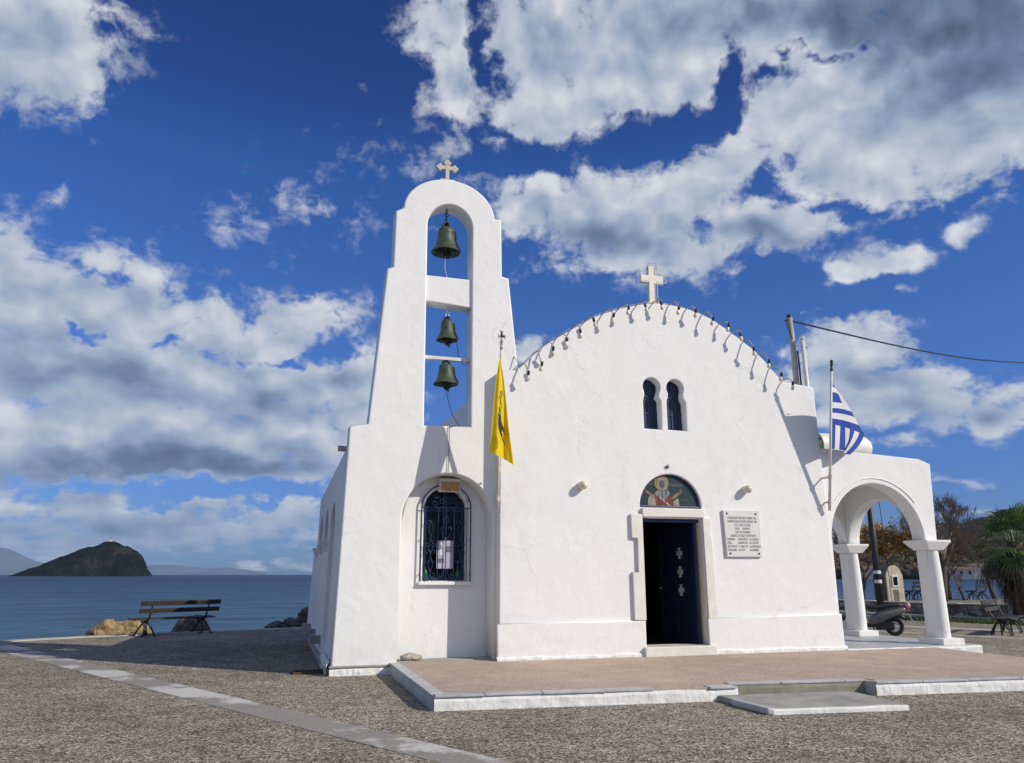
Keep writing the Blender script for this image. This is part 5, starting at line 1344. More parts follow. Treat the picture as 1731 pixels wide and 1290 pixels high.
# kerb and grass in front of the wall
gp = [(20.6, 34.5), (22.9, 30.2), (23.9, 25.3), (25.3, 21.6), (29.0, 17.5)]
mb = MB()
for a, b in zip(gp, gp[1:]):
    a = Vector((*a, 0)); b = Vector((*b, 0)); d = (b-a).normalized(); s = Vector((d.y, -d.x, 0))*0.22
    mb.add([(*(a+s)[:2], 0), (*(b+s)[:2], 0), (*(b-s)[:2], 0), (*(a-s)[:2], 0), (*(a+s)[:2], 0.09), (*(b+s)[:2], 0.09), (*(b-s)[:2], 0.09), (*(a-s)[:2], 0.09)],
           [(0,3,2,1),(4,5,6,7),(0,1,5,4),(1,2,6,5),(2,3,7,6),(3,0,4,7)])
o = build('verge_kerb', mb, M['kerb'], bevel=0.012, seg=1); o['kind'] = 'structure'
random.seed(11)
mb = MB()
for i in range(5200):
    t = random.random(); u = random.random()
    a = Vector((22.75, 25.4, 0)).lerp(Vector((25.6, 19.6, 0)), t); b = Vector((21.9, 23.4, 0)).lerp(Vector((23.4, 19.4, 0)), t)
    p = a.lerp(b, u)
    if mnoise.noise(p*0.8) < -0.12: continue
    h = random.uniform(0.05, 0.16); an = random.uniform(0, PI); w = 0.012
    dx, dy = math.cos(an)*w, math.sin(an)*w; lx, ly = random.uniform(-.05, .05), random.uniform(-.05, .05)
    mb.add([(p.x-dx, p.y-dy, 0), (p.x+dx, p.y+dy, 0), (p.x+lx, p.y+ly, h)], [(0, 1, 2)])
tag(build('grass', mb, M['grass'], fixn=False), kind='stuff')

# ---- benches: cast-iron ends with splayed feet, timber slats
def make_bench(label, loc, rz):
    B = empty('park_bench', loc, label, 'bench', 'slatted iron benches')
    Mz = Matrix.Translation(loc) @ Matrix.Rotation(rz, 4, 'Z')
    T = lambda v: Mz @ Vector(v)
    hw = 1.13
    def slat(name, y0, y1, z0, z1, tilt=0):
        mb = MB(); m4 = Mz @ Matrix.Translation((0, (y0+y1)/2, (z0+z1)/2)) @ Matrix.Rotation(R(tilt), 4, 'X')
        mb.box((-hw, -(y1-y0)/2, -(z1-z0)/2), (hw, (y1-y0)/2, (z1-z0)/2), 0, m4)
        build(name, mb, M['bench_wood'], B, bevel=0.006)
    for i in range(3): slat('seat_slat', 0.0+i*0.155, 0.145+i*0.155, 0.425-0.006*(2-i), 0.46-0.006*(2-i))
    slat('back_slat', -0.165, -0.13, 0.60, 0.715, 14); slat('back_slat', -0.215, -0.18, 0.79, 0.91, 14)
    for sx in (-0.80, 0.80):
        mb = MB()
        mb.tube([T((sx, 0.10, 0.40)), T((sx, -0.03, 0.45)), T((sx, -0.11, 0.60)), T((sx, -0.165, 0.78)), T((sx, -0.20, 0.92))], [0.026, 0.028, 0.024, 0.02, 0.018], 8)
        mb.tube([T((sx, -0.05, 0.41)), T((sx, 0.22, 0.405)), T((sx, 0.46, 0.425))], 0.022, 8)
        for fx, fy in ((-0.16, -0.10), (0.16, -0.10), (-0.16, 0.36), (0.16, 0.36)):
            mb.tube([T((sx, 0.12, 0.40)), T((sx+fx*0.35, 0.12+(fy-0.12)*0.45, 0.30)), T((sx+fx*0.75, 0.12+(fy-0.12)*0.85, 0.14)), T((sx+fx, fy, 0.02)), T((sx+fx*1.25, fy*1.05, 0.0))], [0.026, 0.024, 0.022, 0.024, 0.028], 7)
        mb.tube([T((sx, 0.12, 0.40)), T((sx, 0.13, 0.2)), T((sx, 0.13, 0.0))], [0.028, 0.022, 0.026], 7)
        mb.tube([T((sx, 0.14, 0.22)), T((sx, 0.30, 0.30)), T((sx, 0.42, 0.41))], 0.016, 6)
        build('bench_leg', mb, M['iron'], B)
    return B
make_bench('dark slatted bench facing the sea beside the tan boulder', (-2.42, 23.78, 0), math.atan2(0.91, 1.42))
make_bench('slatted bench seen from its end on the plaza beside the palm', (19.62, 17.63, 0), R(-57-90))
make_bench('far slatted bench on the promenade beside the small bare bush', (34.9, 32.3, 0.34), R(28))
make_bench('far slatted bench half hidden behind the right porch column', (31.6, 33.1, 0.34), R(33))

# ---- boulders along the quay
boulder('boulder', (-4.42, 25.1, -0.12), (0.58, 0.5, 0.47), M['rock_tan'], 2, 'sunlit tan boulder at the water edge left of the bench, taller left half', group='boulders along the quay', rot=0.5, sub=5, amp=0.34)
boulder('boulder', (-3.72, 25.4, -0.12), (0.56, 0.48, 0.44), M['rock_tan'], 17, 'second sunlit tan boulder, lower and touching the first beside the bench leg', group='boulders along the quay', rot=0.9, sub=5, amp=0.34)
boulder('boulder', (-2.22, 25.75, -0.12), (0.62, 0.5, 0.52), M['rock_grey'], 9, 'shaded grey boulder at the water edge behind the bench', group='boulders along the quay', rot=0.3, sub=5, amp=0.34)
boulder('boulder', (0.30, 26.6, -0.04), (0.42, 0.40, 0.24), M['rock_grey'], 5, 'lowest dark jagged boulder on the quay edge, leftmost of the three by the arcade', group='boulders along the quay', rot=0.3, sub=5, amp=0.5)
boulder('boulder', (0.80, 26.9, -0.03), (0.38, 0.42, 0.27), M['rock_grey'], 23, 'middle dark jagged boulder of the three on the quay edge by the arcade', group='boulders along the quay', rot=1.3, sub=5, amp=0.5)
boulder('boulder', (1.42, 27.0, 0.10), (0.46, 0.5, 0.46), M['rock_grey'], 14, 'tallest dark boulder on the quay edge next to the chapel arcade', group='boulders along the quay', rot=0.9, sub=5, amp=0.5)

# ---- trees
def grow(mb, p, d, L, r, depth, tips, rnd, up=0.12, spread=0.55, minr=0.006, kids=(2, 3), gn=0.35):
    n = 3; path = [p]; rad = [r]
    q = p.copy(); dd = d.copy()
    for i in range(n):
        dd = (dd + Vector((rnd.uniform(-1, 1), rnd.uniform(-1, 1), rnd.uniform(-0.6, 1)))*0.16 + Vector((0, 0, up*0.4))).normalized()
        q = q + dd*(L/n); path.append(q.copy()); rad.append(max(minr, r*(1-0.38*(i+1)/n)))
    mb.tube(path, rad, 5 if r > 0.03 else 3, caps=False)
    if depth == 0:
        tips.append((q, dd)); return
    for k_ in range(rnd.randint(*kids)):
        t = rnd.uniform(0.45, 1.0) if k_ else 1.0
        i = min(n, max(1, int(round(t*n))))
        ax = Vector((rnd.uniform(-1, 1), rnd.uniform(-1, 1), rnd.uniform(-1, 1))).normalized()
        nd = (dd + ax*spread*rnd.uniform(0.7, 1.4) + Vector((0, 0, up))).normalized()
        grow(mb, path[i], nd, L*rnd.uniform(0.66, 0.86), max(minr, rad[i]*rnd.uniform(0.55, 0.75)), depth-1, tips, rnd, up, spread, minr, kids)

def make_tree(label, base, lean, h, r, depth, seed, leaf=None, nleaf=0, leafsize=0.07, spread=0.55, up=0.12, group='bare trees along the waterfront', kids=(2, 3), reach=0.42):
    rnd = random.Random(seed)
    Tn = empty('tree', base, label, 'tree', group)
    b = Vector(base); tr = MB(); tw = MB(); tips = []
    l = Vector(lean)
    trunk = [b, b+l*0.35+Vector((0, 0, h*0.35)), b+l*0.75+Vector((rnd.uniform(-.08, .08), rnd.uniform(-.08, .08), h*0.7)), b+l+Vector((0, 0, h))]
    tr.tube(trunk, [r*1.25, r, r*0.9, r*0.78], 9)
    build('trunk', tr, M['bark'], Tn, True)
    for k_ in range(4):
        a = 2*PI*k_/4+rnd.uniform(-.4, .4)
        d = Vector((math.cos(a)*0.8, math.sin(a)*0.8, rnd.uniform(0.5, 1.1))).normalized()
        grow(tw, trunk[3 if k_ < 3 else 2].copy(), d, h*reach, r*0.55, depth, tips, rnd, up, spread, 0.006, kids)
    cr = build('crown', tw, M['twig'], Tn, False, fixn=False)
    if leaf:
        lf = MB()
        for i in range(nleaf):
            q, dd = rnd.choice(tips)
            c = q - dd*rnd.uniform(0, h*0.35) + Vector((rnd.gauss(0, .13), rnd.gauss(0, .13), rnd.gauss(0, .13)))
            u = Vector((rnd.uniform(-1, 1), rnd.uniform(-1, 1), rnd.uniform(-1, 1))).normalized(); v = u.orthogonal().normalized()
            s_ = leafsize*rnd.uniform(0.6, 1.3)
            lf.add([c-u*s_-v*s_*0.6, c+u*s_-v*s_*0.5, c+u*s_*0.8+v*s_*0.7, c-u*s_*0.9+v*s_*0.5], [(0, 1, 2, 3)])
        build('leaves', lf, M[leaf], cr, False, fixn=False)
    return Tn
make_tree('rust-leaved tree seen through the porch arch right of the black pole', (30.6, 33.4, 0.34), (0.25, -0.1, 0), 1.45, 0.12, 6, 31, 'leaf_rust', 4600, 0.055, reach=0.56)
make_tree('rust-leaved tree with leaning trunk behind the black pole', (28.4, 33.3, 0.34), (0.35, 0.0, 0), 1.30, 0.12, 6, 32, 'leaf_rust', 4600, 0.055, reach=0.58)
make_tree('thinly leaved grey tree with slanting trunk left of the rear porch column', (24.9, 30.9, 0.34), (-0.75, 0.2, 0), 1.8, 0.17, 6, 33, 'leaf_rust', 900, 0.055)
make_tree('tallest bare tree with thick dark trunk behind the front porch column', (30.75, 30.6, 0.34), (0.25, -0.1, 0), 2.2, 0.19, 6, 34, None, 0, 0, 0.60, 0.14, kids=(3, 3))
make_tree('broad bare tree with drooping twigs left of the palm', (34.4, 31.0, 0.34), (-0.3, 0.2, 0), 1.5, 0.10, 6, 37, None, 0, 0, 0.62, 0.03, kids=(3, 3), reach=0.5)
make_tree('low brown bare tree between the tallest bare tree and the palm', (33.6, 33.0, 0.34), (0.2, 0.1, 0), 1.4, 0.10, 6, 41, 'leaf_rust', 500, 0.05, 0.62, 0.05, kids=(3, 3), reach=0.55)
make_tree('stunted bare bush with twisted stem beside the far bench', (33.3, 31.8, 0.34), (-0.2, 0.0, 0), 0.75, 0.06, 4, 36, None, 0, 0, 0.8, 0.05)

# fan palm with a skirt of dead leaves
PB = Vector((25.55, 21.95, 0)); rnd = random.Random(8)
PT = empty('palm_tree', PB, 'fan palm with a skirt of dead fronds at the right edge', 'palm')
mb = MB(); mb.tube([PB, PB+Vector((0.02, 0, 0.9)), PB+Vector((0.05, 0, 1.8)), PB+Vector((0.08, 0, 2.75))], [0.36, 0.30, 0.30, 0.24], 16)
build('trunk', mb, M['palm_trunk'], PT, True)
def fan(mb, base, d, pet, blade, droop, rnd):
    side = d.cross(Vector((0, 0, 1)))
    if side.length < 0.05: side = Vector((1, 0, 0))
    side.normalize()
    tip = base + d*pet + Vector((0, 0, -droop*pet*0.35))
    mb.tube([base, base+d*pet*0.55+Vector((0, 0, -droop*pet*0.1)), tip], [0.022, 0.015, 0.010], 4, caps=False)
    fd = (tip-(base+d*pet*0.55)).normalized()
    nrm = side.cross(fd).normalized()
    n = 21
    for i in range(n):
        a = R(-105+210*i/(n-1)) + rnd.uniform(-.03, .03)
        dirv = (fd*math.cos(a) + side*math.sin(a)).normalized()
        L = blade*(0.72+0.28*math.cos(a*0.8))*rnd.uniform(0.9, 1.08)
        wv = dirv.cross(nrm).normalized()*0.026*blade/0.8
        lift = nrm*(0.05*L*math.cos(a*2))
        m1 = tip+dirv*L*0.6+lift; e = tip+dirv*L+Vector((0, 0, -L*(0.16+0.35*droop)*rnd.uniform(0.6, 1.3)))
        mb.add([tip, m1+wv, e, m1-wv], [(0, 1, 2, 3)])
top = PB+Vector((0.08, 0, 2.72))
for i in range(34):
    mb = MB()
    a = i*2.39996; t = (i+0.5)/34
    el = R(82-95*t)
    d = Vector((math.cos(a)*math.cos(el), math.sin(a)*math.cos(el), math.sin(el)))
    fan(mb, top+Vector((math.cos(a)*0.1, math.sin(a)*0.1, -0.25*t)), d, rnd.uniform(0.75, 1.0), rnd.uniform(0.75, 0.92), 0.15+0.55*t, rnd)
    build('frond', mb, M['palm_green'], PT, fixn=False)
mb = MB()
for i in range(150):
    a = rnd.uniform(0, 2*PI); z = rnd.uniform(1.15, 2.5)
    b0 = PB+Vector((math.cos(a)*0.26, math.sin(a)*0.26, z))
    L = rnd.uniform(0.6, 1.15); out = rnd.uniform(0.12, 0.42)
    e = b0+Vector((math.cos(a)*out, math.sin(a)*out, -L))
    mid = b0.lerp(e, 0.5)+Vector((math.cos(a)*0.16, math.sin(a)*0.16, 0.1))
    for k_ in range(5):
        o_ = Vector((rnd.uniform(-.13, .13), rnd.uniform(-.13, .13), rnd.uniform(-.12, .06)))
        w = Vector((-math.sin(a), math.cos(a), 0))*rnd.uniform(0.015, 0.03)
        mb.add([b0, mid+w+o_*0.5, e+o_, mid-w+o_*0.5], [(0, 1, 2, 3)])
for i in range(14):
    a = i*2.39996+0.4
    d = Vector((math.cos(a)*0.9, math.sin(a)*0.9, -0.25)).normalized()
    fan(mb, top+Vector((math.cos(a)*0.15, math.sin(a)*0.15, -0.35)), d, rnd.uniform(0.7, 0.95), rnd.uniform(0.6, 0.8), 0.95, rnd)
build('dead_skirt', mb, M['palm_dead'], PT, fixn=False)

# black pole with white bands, stone shrine
UP = empty('utility_pole', (21.17, 23.9, 0), 'black utility pole with two white bands seen through the porch arch', 'pole')
mb = MB(); mb.tube([(21.17, 23.9, 0), (21.17, 23.9, 2.5), (21.17, 23.9, 5.2)], [0.125, 0.115, 0.105], 14); build('pole', mb, M['iron'], UP, True)
for z in (1.35, 1.68):
    mb = MB(); mb.lathe([(0.127, -0.06), (0.129, 0.0), (0.126, 0.06)], (21.17, 23.9, z), 16); build('white_band', mb, M['white_metal'], UP, True)
mb = MB(); mb.tube([(21.3, 23.88, 5.1), (21.9, 24.2, 4.2), (22.3, 24.6, 3.2), (22.5, 24.8, 0.4)], 0.012, 5); build('stay_wire', mb, M['iron'], UP)
SH = empty('roadside_shrine', (26.95, 29.6, 0.34), 'small stone roadside shrine with a white-framed window behind the scooter', 'shrine')
rz = Matrix.Translation((26.95, 29.75, 0.34)) @ Matrix.Rotation(R(-6), 4, 'Z')
prof = [(-0.42, 0), (0.42, 0), (0.42, 1.22), (0.26, 1.56), (0.10, 1.66), (-0.10, 1.66), (-0.26, 1.56), (-0.42, 1.22)]
def shr(name, pts, y0, y1, m, bevel=0.01):
    mb = MB(); mb.prism(pts, y0, y1, axis='y'); mb.v = [tuple(rz @ Vector(v)) for v in mb.v]
    return build(name, mb, m, SH, bevel=bevel)
shr('stone_body', [(x*0.97, z*0.985) for x, z in prof], -0.34, 0.55, M['rubble_dark'])
shr('stone_front', prof, -0.42, -0.335, M['rubble_pale'])
w_ = shr('window_frame', [(-0.17, 0.72), (0.17, 0.72), (0.17, 1.22), (-0.17, 1.22)], -0.46, -0.425, M['white_metal'])
mb = MB(); mb.prism([(-0.105, 0.79), (0.105, 0.79), (0.105, 1.15), (-0.105, 1.15)], -0.468, -0.45, axis='y'); mb.v = [tuple(rz @ Vector(v)) for v in mb.v]; build('glass', mb, M['glass'], w_)
shr('niche_panel', [(-0.13, 0.04), (0.13, 0.04), (0.13, 0.60), (-0.13, 0.60)], -0.435, -0.425, M['rubble_dark'], 0.004)
shr('plinth', [(-0.60, -0.03), (0.60, -0.03), (0.60, 0.05), (-0.60, 0.05)], -0.62, 0.62, M['kerb'])

# ---- scooter
SCT = empty('motor_scooter', (15.62, 18.15, 0), 'grey step-through scooter parked behind the porch with pink rear lamp', 'scooter')
SM = Matrix.Translation((15.62, 18.15, 0)) @ Matrix.Rotation(R(143), 4, 'Z')
def sp(name, mb, m, par=None, smooth=False, bevel=0.0):
    mb.v = [tuple(SM @ Vector(v)) for v in mb.v]
    return build(name, mb, m, par or SCT, smooth, bevel=bevel)
for x in (-0.62, 0.62):
    mb = MB(); mb.torus((x, 0, 0.235), 0.185, 0.052, 32, 10); wh = sp('wheel', mb, M['rubber'], None, True)
    mb = MB(); mb.torus((x, 0, 0.235), 0.125, 0.022, 24, 8)
    for i in range(5):
        a = 2*PI*i/5
        mb.tube([(x, 0, 0.235), (x+0.125*math.cos(a), 0, 0.235+0.125*math.sin(a))], 0.014, 6)
    mb.tube([(x, -0.06, 0.235), (x, 0.06, 0.235)], 0.035, 10); sp('rim', mb, M['silver'], wh, True)
def hull(mb, secs, seg=14):
    vs = []
    for (x, zc, hy, hz) in secs:
        for j in range(seg):
            a = 2*PI*j/seg
            cy, sy = math.cos(a), math.sin(a)
            vs.append((x, hy*abs(cy)**0.75*(1 if cy > 0 else -1), zc+hz*abs(sy)**0.75*(1 if sy > 0 else -1)))
    n = len(secs)
    fs = [(i*seg+j, i*seg+(j+1) % seg, (i+1)*seg+(j+1) % seg, (i+1)*seg+j) for i in range(n-1) for j in range(seg)] + [tuple(range(seg))[::-1], tuple(range((n-1)*seg, n*seg))]
    mb.add(vs, fs)
mb = MB(); hull(mb, [(-0.98, 0.70, 0.06, 0.05), (-0.85, 0.66, 0.13, 0.09), (-0.60, 0.58, 0.17, 0.12), (-0.35, 0.50, 0.18, 0.16), (-0.12, 0.40, 0.15, 0.16), (0.0, 0.33, 0.12, 0.10)]); sp('side_panel', mb, M['scooter'], None, True)
mb = MB(); hull(mb, [(-0.90, 0.80, 0.08, 0.03), (-0.75, 0.80, 0.14, 0.05), (-0.45, 0.75, 0.15, 0.055), (-0.2, 0.72, 0.14, 0.055), (0.02, 0.74, 0.10, 0.045), (0.08, 0.72, 0.05, 0.03)]); sp('seat', mb, M['black'], None, True)
mb = MB(); hull(mb, [(-0.12, 0.27, 0.14, 0.06), (0.15, 0.25, 0.13, 0.05), (0.36, 0.28, 0.12, 0.08), (0.44, 0.42, 0.11, 0.08)]); sp('footboard', mb, M['black'], None, True)
mb = MB()
for t0 in range(8):
    t = t0/7; x = 0.36+0.02*t+0.10*math.sin(t*PI); 
hull_pts = [(0.62-0.16*t, 0.36+0.64*t) for t in [i/8 for i in range(9)]]
vs = []; seg = 14
for i, (x, z) in enumerate(hull_pts):
    hy = 0.17*math.sin(PI*(0.25+0.6*i/8))+0.02; hx = 0.055
    for j in range(seg):
        a = 2*PI*j/seg; vs.append((x-0.16+hx*math.sin(a), hy*math.cos(a), z))
mb.add(vs, [(i*seg+j, i*seg+(j+1) % seg, (i+1)*seg+(j+1) % seg, (i+1)*seg+j) for i in range(8) for j in range(seg)] + [tuple(range(seg))[::-1], tuple(range(8*seg, 9*seg))]); sp('leg_shield', mb, M['scooter'], None, True)
mb = MB(); mb.torus((0.62, 0, 0.26), 0.235, 0.035, 30, 8); mb2 = MB(); hull(mb2, [(0.38, 0.36, 0.05, 0.06), (0.5, 0.48, 0.075, 0.04), (0.66, 0.51, 0.08, 0.035), (0.82, 0.45, 0.06, 0.04), (0.88, 0.38, 0.04, 0.04)]); sp('front_mudguard', mb2, M['scooter'], None, True)
mb = MB(); hull(mb, [(-0.92, 0.42, 0.05, 0.05), (-0.84, 0.50, 0.07, 0.05), (-0.62, 0.53, 0.08, 0.04), (-0.42, 0.46, 0.07, 0.05)]); sp('rear_mudguard', mb, M['black'], None, True)
mb = MB(); mb.tube([(0.62, 0.06, 0.235), (0.52, 0.06, 0.55), (0.42, 0.0, 0.95)], 0.022, 8); mb.tube([(0.62, -0.06, 0.235), (0.52, -0.06, 0.55)], 0.022, 8); sp('fork', mb, M['silver'])
mb = MB(); mb.tube([(0.30, -0.33, 1.01), (0.38, -0.14, 1.03), (0.41, 0, 1.0), (0.38, 0.14, 1.03), (0.30, 0.33, 1.01)], 0.018, 8); hull(mb, [(0.30, 1.0, 0.10, 0.04), (0.40, 1.02, 0.13, 0.06), (0.50, 1.0, 0.08, 0.05)]); hb = sp('handlebar', mb, M['black'], None, True)
for sy in (-1, 1):
    mb = MB(); mb.tube([(0.34, sy*0.2, 1.03), (0.30, sy*0.27, 1.18)], 0.008, 6); mb.sphere((0.29, sy*0.28, 1.24), 0.065, 12, 8, sx=0.35, sy=1.1, sz=0.8); sp('mirror', mb, M['lamp_white'], hb, True)
mb = MB(); mb.sphere((-1.0, 0, 0.79), 0.10, 14, 10, sx=0.7, sy=1.0, sz=0.9); sp('tail_lamp', mb, M['pink'], None, True)
for sy in (-1, 1):
    mb = MB(); mb.sphere((-0.98, sy*0.13, 0.66), 0.05, 12, 8, sx=0.9, sy=0.8, sz=0.8); sp('indicator', mb, M['red_plastic'], None, True)
mb = MB(); mb.box((-0.012, -0.10, -0.085), (0.0, 0.10, 0.085), M4=Matrix.Translation((-1.04, 0, 0.46)) @ Matrix.Rotation(R(28), 4, 'Y')); sp('number_plate', mb, M['white_metal'], None, bevel=0.003)
mb = MB(); mb.tube([(-0.05, -0.16, 0.24), (-0.4, -0.19, 0.28), (-0.78, -0.20, 0.38)], [0.03, 0.05, 0.055], 10); sp('exhaust', mb, M['iron'], None, True)
mb = MB(); mb.box((-0.62, -0.10, 0.15), (-0.15, 0.10, 0.36)); sp('engine', mb, M['black'], None, bevel=0.03)
mb = MB(); mb.tube([(-0.1, 0.05, 0.20), (-0.18, 0.16, 0.0)], 0.014, 6); mb.tube([(-0.1, -0.05, 0.20), (-0.18, -0.16, 0.0)], 0.014, 6); sp('centre_stand', mb, M['iron'])

# ================================================================ FAR SHORE, ISLAND, MOUNTAINS
def lerp_tab(tab, x):
    if x <= tab[0][0]: return tab[0][1]
    for (a, u), (b, v) in zip(tab, tab[1:]):
        if x <= b:
            t = (x-a)/(b-a); t = t*t*(3-2*t); return u+(v-u)*t
    return tab[-1][1]
ridge = [(10, 10), (30, 40), (36, 52), (40.6, 58), (42.4, 70), (44.2, 82), (45.6, 101), (46.6, 101), (47.9, 112), (49.2, 128), (50.2, 134), (52.3, 142), (56, 150), (62, 120), (75, 60)]
mb = MB(); vs = []; na, nr = 150, 44
for i in range(na+1):
    az = 22+46*i/na
    for j in range(nr+1):
        t = j/nr; D = 505+1500*t
        x, y = D*math.sin(R(az)), D*math.cos(R(az))
        rz_ = lerp_tab(ridge, az)*math.cos(R(az-16.8))*0.96
        tt = min(1, t/0.66)
        z = SEA_Z-1 + (rz_+2)*(tt**1.25)*(1 if t < 0.66 else 1-(t-0.66)*0.5)
        z += (mnoise.noise(Vector((x*0.006, y*0.006, 0)))*16+mnoise.noise(Vector((x*0.02, y*0.02, 3)))*5)*min(1, t*2.4)*(1-0.8*max(0, 1-abs(t-0.66)/0.1))
        if j == 1: z = max(z, 0.6)
        vs.append((x, y, z))
mb.add(vs, [(i*(nr+1)+j, (i+1)*(nr+1)+j, (i+1)*(nr+1)+j+1, i*(nr+1)+j+1) for i in range(na) for j in range(nr)])
o = build('hill', mb, M['hill'], None, True); o['kind'] = 'structure'
# winter wood along the far shore
rnd = random.Random(4); mb = MB()
ico = bmesh.new(); bmesh.ops.create_icosphere(ico, subdivisions=2, radius=1.0)
iv = [v.co.copy() for v in ico.verts]; ifs = [tuple(v.index for v in f.verts) for f in ico.faces]; ico.free()
for i in range(900):
    az = rnd.uniform(33, 58); D = 510+rnd.random()**1.8*420
    x, y = D*math.sin(R(az)), D*math.cos(R(az))
    t = (D-505)/1500; z0 = SEA_Z + lerp_tab(ridge, az)*math.cos(R(az-16.8))*(min(1, t/0.66)**1.25)
    s_ = rnd.uniform(2.4, 5.2); sd = rnd.uniform(0, 100)
    mb.add([(x+v.x*s_*1.15*(1+0.5*mnoise.noise(v*1.8+Vector((sd, 0, 0)))), y+v.y*s_*(1+0.5*mnoise.noise(v*1.8+Vector((sd, 5, 0)))), z0+s_*0.9+v.z*s_*(1.0+0.7*mnoise.noise(v*2.2+Vector((sd, 0, 7))))) for v in iv], ifs)
tag(build('distant_wood', mb, M['wood'], None, False, fixn=False), kind='stuff')
def far_house(x, y, rz_, w, d, h, roofh, label, wallm, roofm):
    H = empty('house', (x, y, 1.0), label, 'house', 'houses on the far shore')
    m4 = Matrix.Translation((x, y, 0.5)) @ Matrix.Rotation(rz_, 4, 'Z')
    mb = MB(); mb.box((-w/2, -d/2, -2), (w/2, d/2, h), M4=m4); wl_ = build('wall', mb, wallm, H)
    mb = MB(); pts = [(-w/2-.4, -d/2-.4, h), (w/2+.4, -d/2-.4, h), (w/2+.4, d/2+.4, h), (-w/2-.4, d/2+.4, h), (-w/2+1.0, 0, h+roofh), (w/2-1.0, 0, h+roofh)]
    mb.add([m4 @ Vector(p) for p in pts], [(0,1,2,3),(0,1,5,4),(1,2,5),(2,3,4,5),(3,0,4)]); build('roof', mb, roofm, H)
    n = max(2, int(w/3.5))
    for i in range(n):
        xx = -w/2+w*(i+0.5)/n
        mb = MB(); mb.box((xx-0.6, -d/2-0.06, h*0.35), (xx+0.6, -d/2-0.02, h*0.78), M4=m4); build('window', mb, M['glass'], H)
M['house_wall'] = mat('pale_house_wall', (0.56, 0.52, 0.46), (0.46, 0.42, 0.37), 0.3, 0.9)
M['house_roof'] = mat('clay_roof', (0.22, 0.12, 0.075), (0.15, 0.09, 0.06), 0.5, 0.9)
far_house(361, 350, R(-44), 20, 8, 3.6, 1.6, 'long low pale house on the far shore right of the porch column', M['house_wall'], M['house_roof'])
far_house(373, 345, R(-44), 9, 8, 5.4, 1.8, 'taller pale house beside the long low one on the far shore', M['house_wall'], M['house_roof'])
far_house(330, 378, R(-40), 9, 8, 4.2, 1.6, 'small pale house on the far shore among the rust trees', M['house_wall'], M['house_roof'])
JT = empty('beach_frame', (389.5, 352.0, 0), 'white open frame standing on the far shore left of the palm', 'frame')
jm = Matrix.Translation((389.5, 352.0, SEA_Z)) @ Matrix.Rotation(R(-47), 4, 'Z')
for x in (-2.3, 2.3):
    mb = MB(); mb.box((x-0.6, -0.5, 0), (x+0.6, 0.5, 4.6), M4=jm); build('post', mb, M['white_metal'], JT)
mb = MB(); mb.box((-2.9, -0.6, 3.2), (2.9, 0.6, 4.0), M4=jm); build('beam', mb, M['white_metal'], JT)

# island: a long slope rising to a cliff
isl = [(12, 0), (20, 0.6), (60, 15), (100, 29), (150, 45), (178, 53), (190, 53), (212, 46), (234, 39), (239, 34), (242, 22), (246, 15), (253, 0.5)]
A = Vector((-376.0, 1367.0, 0)); Bv = Vector((-184.5, 1309.2, 0)); d = (Bv-A).normalized(); nn = Vector((-d.y, d.x, 0)); LL = (Bv-A).length
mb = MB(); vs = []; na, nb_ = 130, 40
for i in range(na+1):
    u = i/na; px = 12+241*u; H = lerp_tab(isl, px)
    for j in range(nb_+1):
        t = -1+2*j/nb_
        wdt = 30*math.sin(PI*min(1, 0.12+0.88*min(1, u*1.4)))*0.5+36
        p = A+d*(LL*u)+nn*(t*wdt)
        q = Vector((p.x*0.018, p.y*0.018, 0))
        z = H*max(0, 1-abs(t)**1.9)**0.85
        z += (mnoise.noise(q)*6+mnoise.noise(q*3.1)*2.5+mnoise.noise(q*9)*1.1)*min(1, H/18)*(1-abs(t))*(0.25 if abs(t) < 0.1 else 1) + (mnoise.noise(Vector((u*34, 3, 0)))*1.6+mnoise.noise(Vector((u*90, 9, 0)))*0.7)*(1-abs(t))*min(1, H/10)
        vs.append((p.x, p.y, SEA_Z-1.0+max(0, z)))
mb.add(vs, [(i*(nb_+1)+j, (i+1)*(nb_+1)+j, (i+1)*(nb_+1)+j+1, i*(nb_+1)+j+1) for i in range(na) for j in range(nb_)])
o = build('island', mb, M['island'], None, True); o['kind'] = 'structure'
HT = empty('lookout_hut', (-240, 1326, 49), 'tiny pale hut on the summit of the dark island', 'hut')
mb = MB(); mb.box((-242.2, 1324, 49), (-239.0, 1328, 54.4)); build('wall', mb, M['house_wall'], HT)
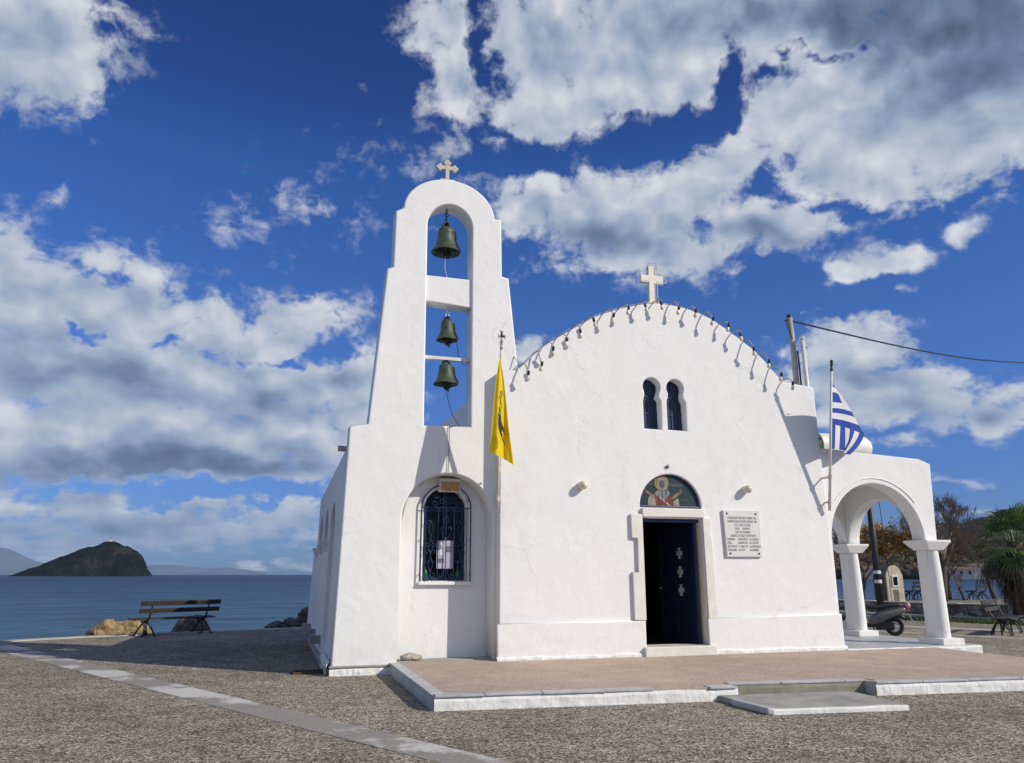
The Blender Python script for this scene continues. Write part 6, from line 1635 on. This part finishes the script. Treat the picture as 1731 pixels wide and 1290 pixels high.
mb = MB(); mb.add([(-242.6, 1323.6, 54.4), (-238.6, 1323.6, 54.4), (-238.6, 1328.4, 54.4), (-242.6, 1328.4, 54.4), (-240.6, 1326, 55.6)], [(0,1,2,3),(0,1,4),(1,2,4),(2,3,4),(3,0,4)]); build('roof', mb, M['house_roof'], HT)

def mountain(tab, az0, az1, D, depth, seed, name='mountain'):
    mb = MB(); vs = []; na, nb_ = 90, 14
    for i in range(na+1):
        az = az0+(az1-az0)*i/na; H = lerp_tab(tab, az)
        for j in range(nb_+1):
            t = -1+2*j/nb_; DD = D+depth*t
            x, y = DD*math.sin(R(az)), DD*math.cos(R(az))
            z = H*(1-abs(t)**1.4)+mnoise.noise(Vector((x*0.0012+seed, y*0.0012, 0)))*H*0.22*(1-abs(t))
            vs.append((x, y, SEA_Z-1+max(0, z)))
    mb.add(vs, [(i*(nb_+1)+j, (i+1)*(nb_+1)+j, (i+1)*(nb_+1)+j+1, i*(nb_+1)+j+1) for i in range(na) for j in range(nb_)])
    o = build(name, mb, M['mountain'], None, True); o['kind'] = 'structure'
mountain([(-34, 480), (-22, 380), (-16.3, 255), (-13.8, 120), (-12.0, 0)], -34, -12.0, 10700, 900, 1)
mountain([(-9.5, 0), (-8.2, 120), (-7.3, 150), (-6.2, 165), (-5.2, 130), (-4.2, 105), (-3.0, 112), (-2.0, 85), (-0.8, 45), (0.0, 0)], -9.5, 0.2, 12800, 900, 5)

# ---- sea air
hz = MB(); hz.box((-9000, -3000, SEA_Z-2.0), (9000, 15500, 560))
m = bpy.data.materials.new('sea_haze'); m.use_nodes = True
nt = m.node_tree; nt.nodes.clear(); k = NT(nt)
ou = k.n('ShaderNodeOutputMaterial'); pv = k.n('ShaderNodeVolumePrincipled')
pv.inputs['Color'].default_value = (0.42, 0.66, 1.0, 1); pv.inputs['Density'].default_value = 5.0e-5; pv.inputs['Anisotropy'].default_value = 0.0
k.l(pv.outputs[0], ou.inputs['Volume'])
o = build('haze', hz, m); o['kind'] = 'stuff'
